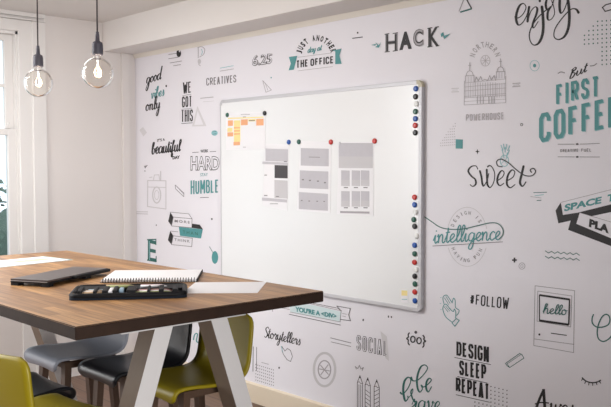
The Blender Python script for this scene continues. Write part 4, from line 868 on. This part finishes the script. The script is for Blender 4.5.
a.line([(582, 377.5), (586, 381), (591.5, 382.6), (597, 382), (601, 380)], 1.2, 'black', 'lid', True)
for x0, y0, x1, y1 in ((583, 378.6, 581.5, 380.5), (586, 381, 584.7, 383.6), (589.3, 382.3, 588.6, 385.3), (592.8, 382.7, 592.8, 385.5), (596.2, 382.2, 597.2, 384.8), (599.5, 381, 601, 383.4)): a.line([(x0, y0), (x1, y1)], .8, 'black', 'lash')
a.done()
a = Art('slogan_lettering', 'brush script beginning Awes cut by bottom frame edge', LT)
a.line([(536, 409), (540, 398), (544, 389.5)], 2.6, 'black', 'script', True).line([(543.6, 389), (544.2, 398), (545, 409)], 2.9, 'black', 'script', True).line([(535, 404), (541, 402.5), (549, 403)], 1.3, 'black', 'script', True).script('wes', 549, 411.5, 574, 414.5, 8.2, 2.0, 'black', .4, .15, 'script').done()
a = Art('slogan_lettering', 'bold black stacked words DESIGN SLEEP REPEAT with rules', LT)
a.caps('DESIGN', 456.4, 355.2, 489, 362.4, 13.8, 15.4, 'black', 2.2, gap=.85).caps('SLEEP', 459.2, 374.6, 486.3, 380.2, 14.4, 15.4, 'black', 2.2, gap=.85).caps('REPEAT', 455.8, 391.6, 489.5, 399.6, 14.2, 15.6, 'black', 2.2, gap=.85)
a.line([(454.5, 357.4), (491, 364.6)], .6, 'black', 'rule').line([(457.5, 376.5), (487.5, 383)], .6, 'black', 'rule').line([(456, 394.6), (490, 402.2)], .6, 'black', 'rule').done()
a = Art('dot_grid_drawing', 'scattered black dot grid beneath the word REPEAT', DR)
for r_ in range(7):
    for k in range(9):
        x, y = 475+4.0*k, 382.5+3.9*r_+1.0*k
        if x > 489.5 or y > 401+.2*k:
            if x+y*.3 < 632: a.disc(x, y, .6, .7, 'ink2', 'dot', 8)
a.done()
c = Z(385, 300, 8.13)
a = Art('face_drawing', 'curly brackets round two circles, like a face', DR)
a.line([(409.6, 332.5), (408.3, 334.5), (408.4, 337), (406.8, 338.5), (408.3, 340), (408.2, 343), (409.8, 345.2)], 1.3, 'black', 'bracket', True).line([(422.8, 335), (424.3, 337), (424, 339.6), (425.6, 341.2), (423.8, 342.5), (424, 345.5), (422.5, 347.6)], 1.3, 'black', 'bracket', True)
a.ring(413, 339.2, 2.2, 3.0, 1.2, 'black', 'eye').ring(419.2, 340.6, 2.2, 3.0, 1.2, 'black', 'eye').disc(416, 332.2, 1.4, 1.5, 'ink2', 'tuft').done()
Art('dot_drawing', 'two tiny dark dots under whiteboard bottom edge', DR).disc(388.5, 316.6, .7, 1.2, 'ink2').disc(391.5, 317, .7, 1.0, 'ink2').done()
c = Z(395, 355, 7.82)
a = Art('slogan_lettering', 'dark green handwritten words be brave at bottom', LT)
for P, wd in ((c((125, 170), (140, 200), (180, 195), (235, 140), (255, 100), (235, 78), (205, 90), (182, 140), (172, 200), (178, 260), (195, 290), (215, 265), (205, 235), (225, 250), (262, 225), (285, 195), (268, 182), (248, 210), (245, 260), (262, 288), (288, 245)), 2.0),
              (c((40, 290), (60, 305), (95, 270), (120, 220), (122, 185), (100, 175), (75, 205), (65, 260), (70, 320), (82, 360), (102, 340), (100, 318)), 2.2),
              (c((105, 335), (135, 300), (140, 265), (125, 290), (140, 345), (160, 380), (120, 420)), 1.5)): a.line(P, wd, 'dteal', 'script', True, contrast=.5)
a.script('rave', 411.5, 409.5, 440, 411, 9.5, 1.7, 'dteal', .5, .1, 'script').done()
c = Z(345, 320, 4.675)
a = Art('slogan_lettering', 'thin outlined capitals reading SOCIAL under whiteboard', LT)
a.poly([(380.5, 331), (387, 336.5), (389, 361), (385.5, 358)], 'shade', 'shade').caps('SOCIAL', 356.6, 349.9, 387.3, 356.3, 15.0, 15.8, 'ink2', 2.0, 'lettering', 1.2).caps('SOCIAL', 357.1, 349.5, 386.7, 355.7, 14.0, 14.8, 'paper', .9, 'inline', 2.3).done()
Art('dash_drawing', 'two parallel grey lines left of word SOCIAL', DR).line([(330.5, 337.8), (351.2, 343)], .7, 'gr1').line([(331, 341.8), (351.2, 346.5)], .6, 'gr1').done()
a = Art('pencil_drawing', 'three upright outlined pencils with a small crown above', DR)
for x, t0, top in ((360, 0, 375.5), (367.8, 1, 377.8), (376.8, 2, 379.8)):
    a.line([(x-2.6, 412), (x-2.6, top+7), (x, top), (x+2.6, top+7.8), (x+2.6, 413)], .6, 'ink2', 'pencil').line([(x-2.6, top+7), (x-.8, top+6.2), (x+.9, top+8), (x+2.6, top+7.6)], .5, 'ink2', 'pencil').poly([(x-.9, top+2.4), (x, top), (x+.9, top+2.8)], 'ink2', 'pencil')
    if t0 == 0:
        for q in (-1, .8): a.line([(x+q, top+9), (x+q, 412)], .5, 'ink2', 'pencil')
    else:
        for q in range(6): a.line([(x-2.3, top+12+4*q), (x+2.3, top+(15.5 if t0 == 1 else 9.5)+4*q)], .5, 'ink2', 'pencil')
a.line([(356.5, 369), (355.5, 366.6), (358, 368.5), (359.5, 365.3), (361, 369), (363.5, 367.5), (362.3, 370.4)], .6, 'gr1', 'crown').done()
# --- beneath the whiteboard
Art('dot_drawing', 'tiny dark dot under the whiteboard, above SOCIAL', DR).disc(363.3, 320, .8, 1.2, 'ink2').done()
c = Z(280, 295, 7.64)
a = Art('banner_drawing', "banner reading YOU'RE A <DIV> in teal with forked tail", LT)
a.poly(c((70, 62), (80, 128), (455, 207), (465, 128), (250, 76)), 'vteal', 'panel').line(c((-60, 85), (75, 110)), .5, 'gr1', 'outline').line([(271.6, 307.3), (272.8, 311.5)], .5, 'gr1', 'outline')
a.line(c((200, 52), (280, 68), (440, 100), (470, 120)), .5, 'ink2', 'outline').line(c((230, 66), (468, 120), (460, 205), (80, 130)), .45, 'gr1', 'outline').line(c((70, 147), (465, 230)), .6, 'ink2', 'outline')
a.line(c((435, 84), (540, 103), (526, 150), (540, 197), (464, 186)), .6, 'ink2', 'tail').line(c((435, 84), (468, 120)), .6, 'ink2', 'tail').line(c((478, 140), (515, 148)), .4, 'gr1', 'tail').line(c((478, 160), (505, 166)), .4, 'gr1', 'tail')
a.text("YOU'RE A <DIV>", *c((118, 126))[0], *c((434, 180))[0], 5.2, 4.8, 'teal', .045, 'lettering').done()
Art('slogan_lettering', 'black brush script word Storytellers near table end', LT).script('Storytellers', 264.0, 337.0, 300.2, 345.2, 5.4, 1.1, 'black', .4, .15, 'script', .95).done()
Art('pointer_drawing', 'small grey green pointing hand under Storytellers', DR).line([(282, 346.5), (285, 351), (287.5, 348.4), (290.5, 350.4), (292.5, 356.5), (290.6, 361.5), (287, 359.5), (283.6, 354.5), (282.2, 351)], .65, 'gr1', closed=True).line([(281.3, 346), (283, 352)], .6, 'lteal', 'shade').done()
Art('wheel_drawing', 'pale grey wheel made of rings under whiteboard', DR).ring(324.6, 369.6, 10.6, 16.6, 2.4, 'gr3', 'ring').ring(324.6, 369.6, 6.2, 9, 1.2, 'gr2', 'inner_ring').line([(320.5, 365), (328.7, 374.5)], 1.0, 'gr2', 'spoke').line([(320.8, 375), (328.4, 364.5)], 1.0, 'gr2', 'spoke').line([(319.2, 368.8), (330, 371)], 1.0, 'gr2', 'spoke').done()
a = Art('dot_grid_drawing', 'grey dotted grid with two upright lines by table', DR)
a.line([(253.3, 346.5), (253, 371.5)], .6, 'ink2', 'upright').line([(256.8, 347), (256.5, 371)], .5, 'ink2', 'upright').line([(261.5, 362.3), (269, 364.3)], .4, 'gr1', 'dot')
for r_ in range(6):
    for k in range(10): a.disc(256+1.95*k, 364.5+3.1*r_+.6*k, .5, .55, 'gr1', 'dot', 6)
a.done()
Art('dot_drawing', 'tiny black dot right of the dotted grid', DR).disc(279.2, 367.8, .8, .9, 'black').done()
Art('script_lettering', 'small teal handwriting glimpsed between table leg and black chair', LT).line([(193.5, 340), (194.8, 334.5), (197.5, 334), (196.5, 341), (199, 342.5)], 1.1, 'teal', 'script', True).line([(200.5, 335), (200, 343)], 1.1, 'teal', 'script').line([(200.2, 339.5), (202.2, 337.5), (203.6, 343)], 1.1, 'teal', 'script', True).line([(204.6, 338), (204.3, 349)], 1.1, 'teal', 'script').done()
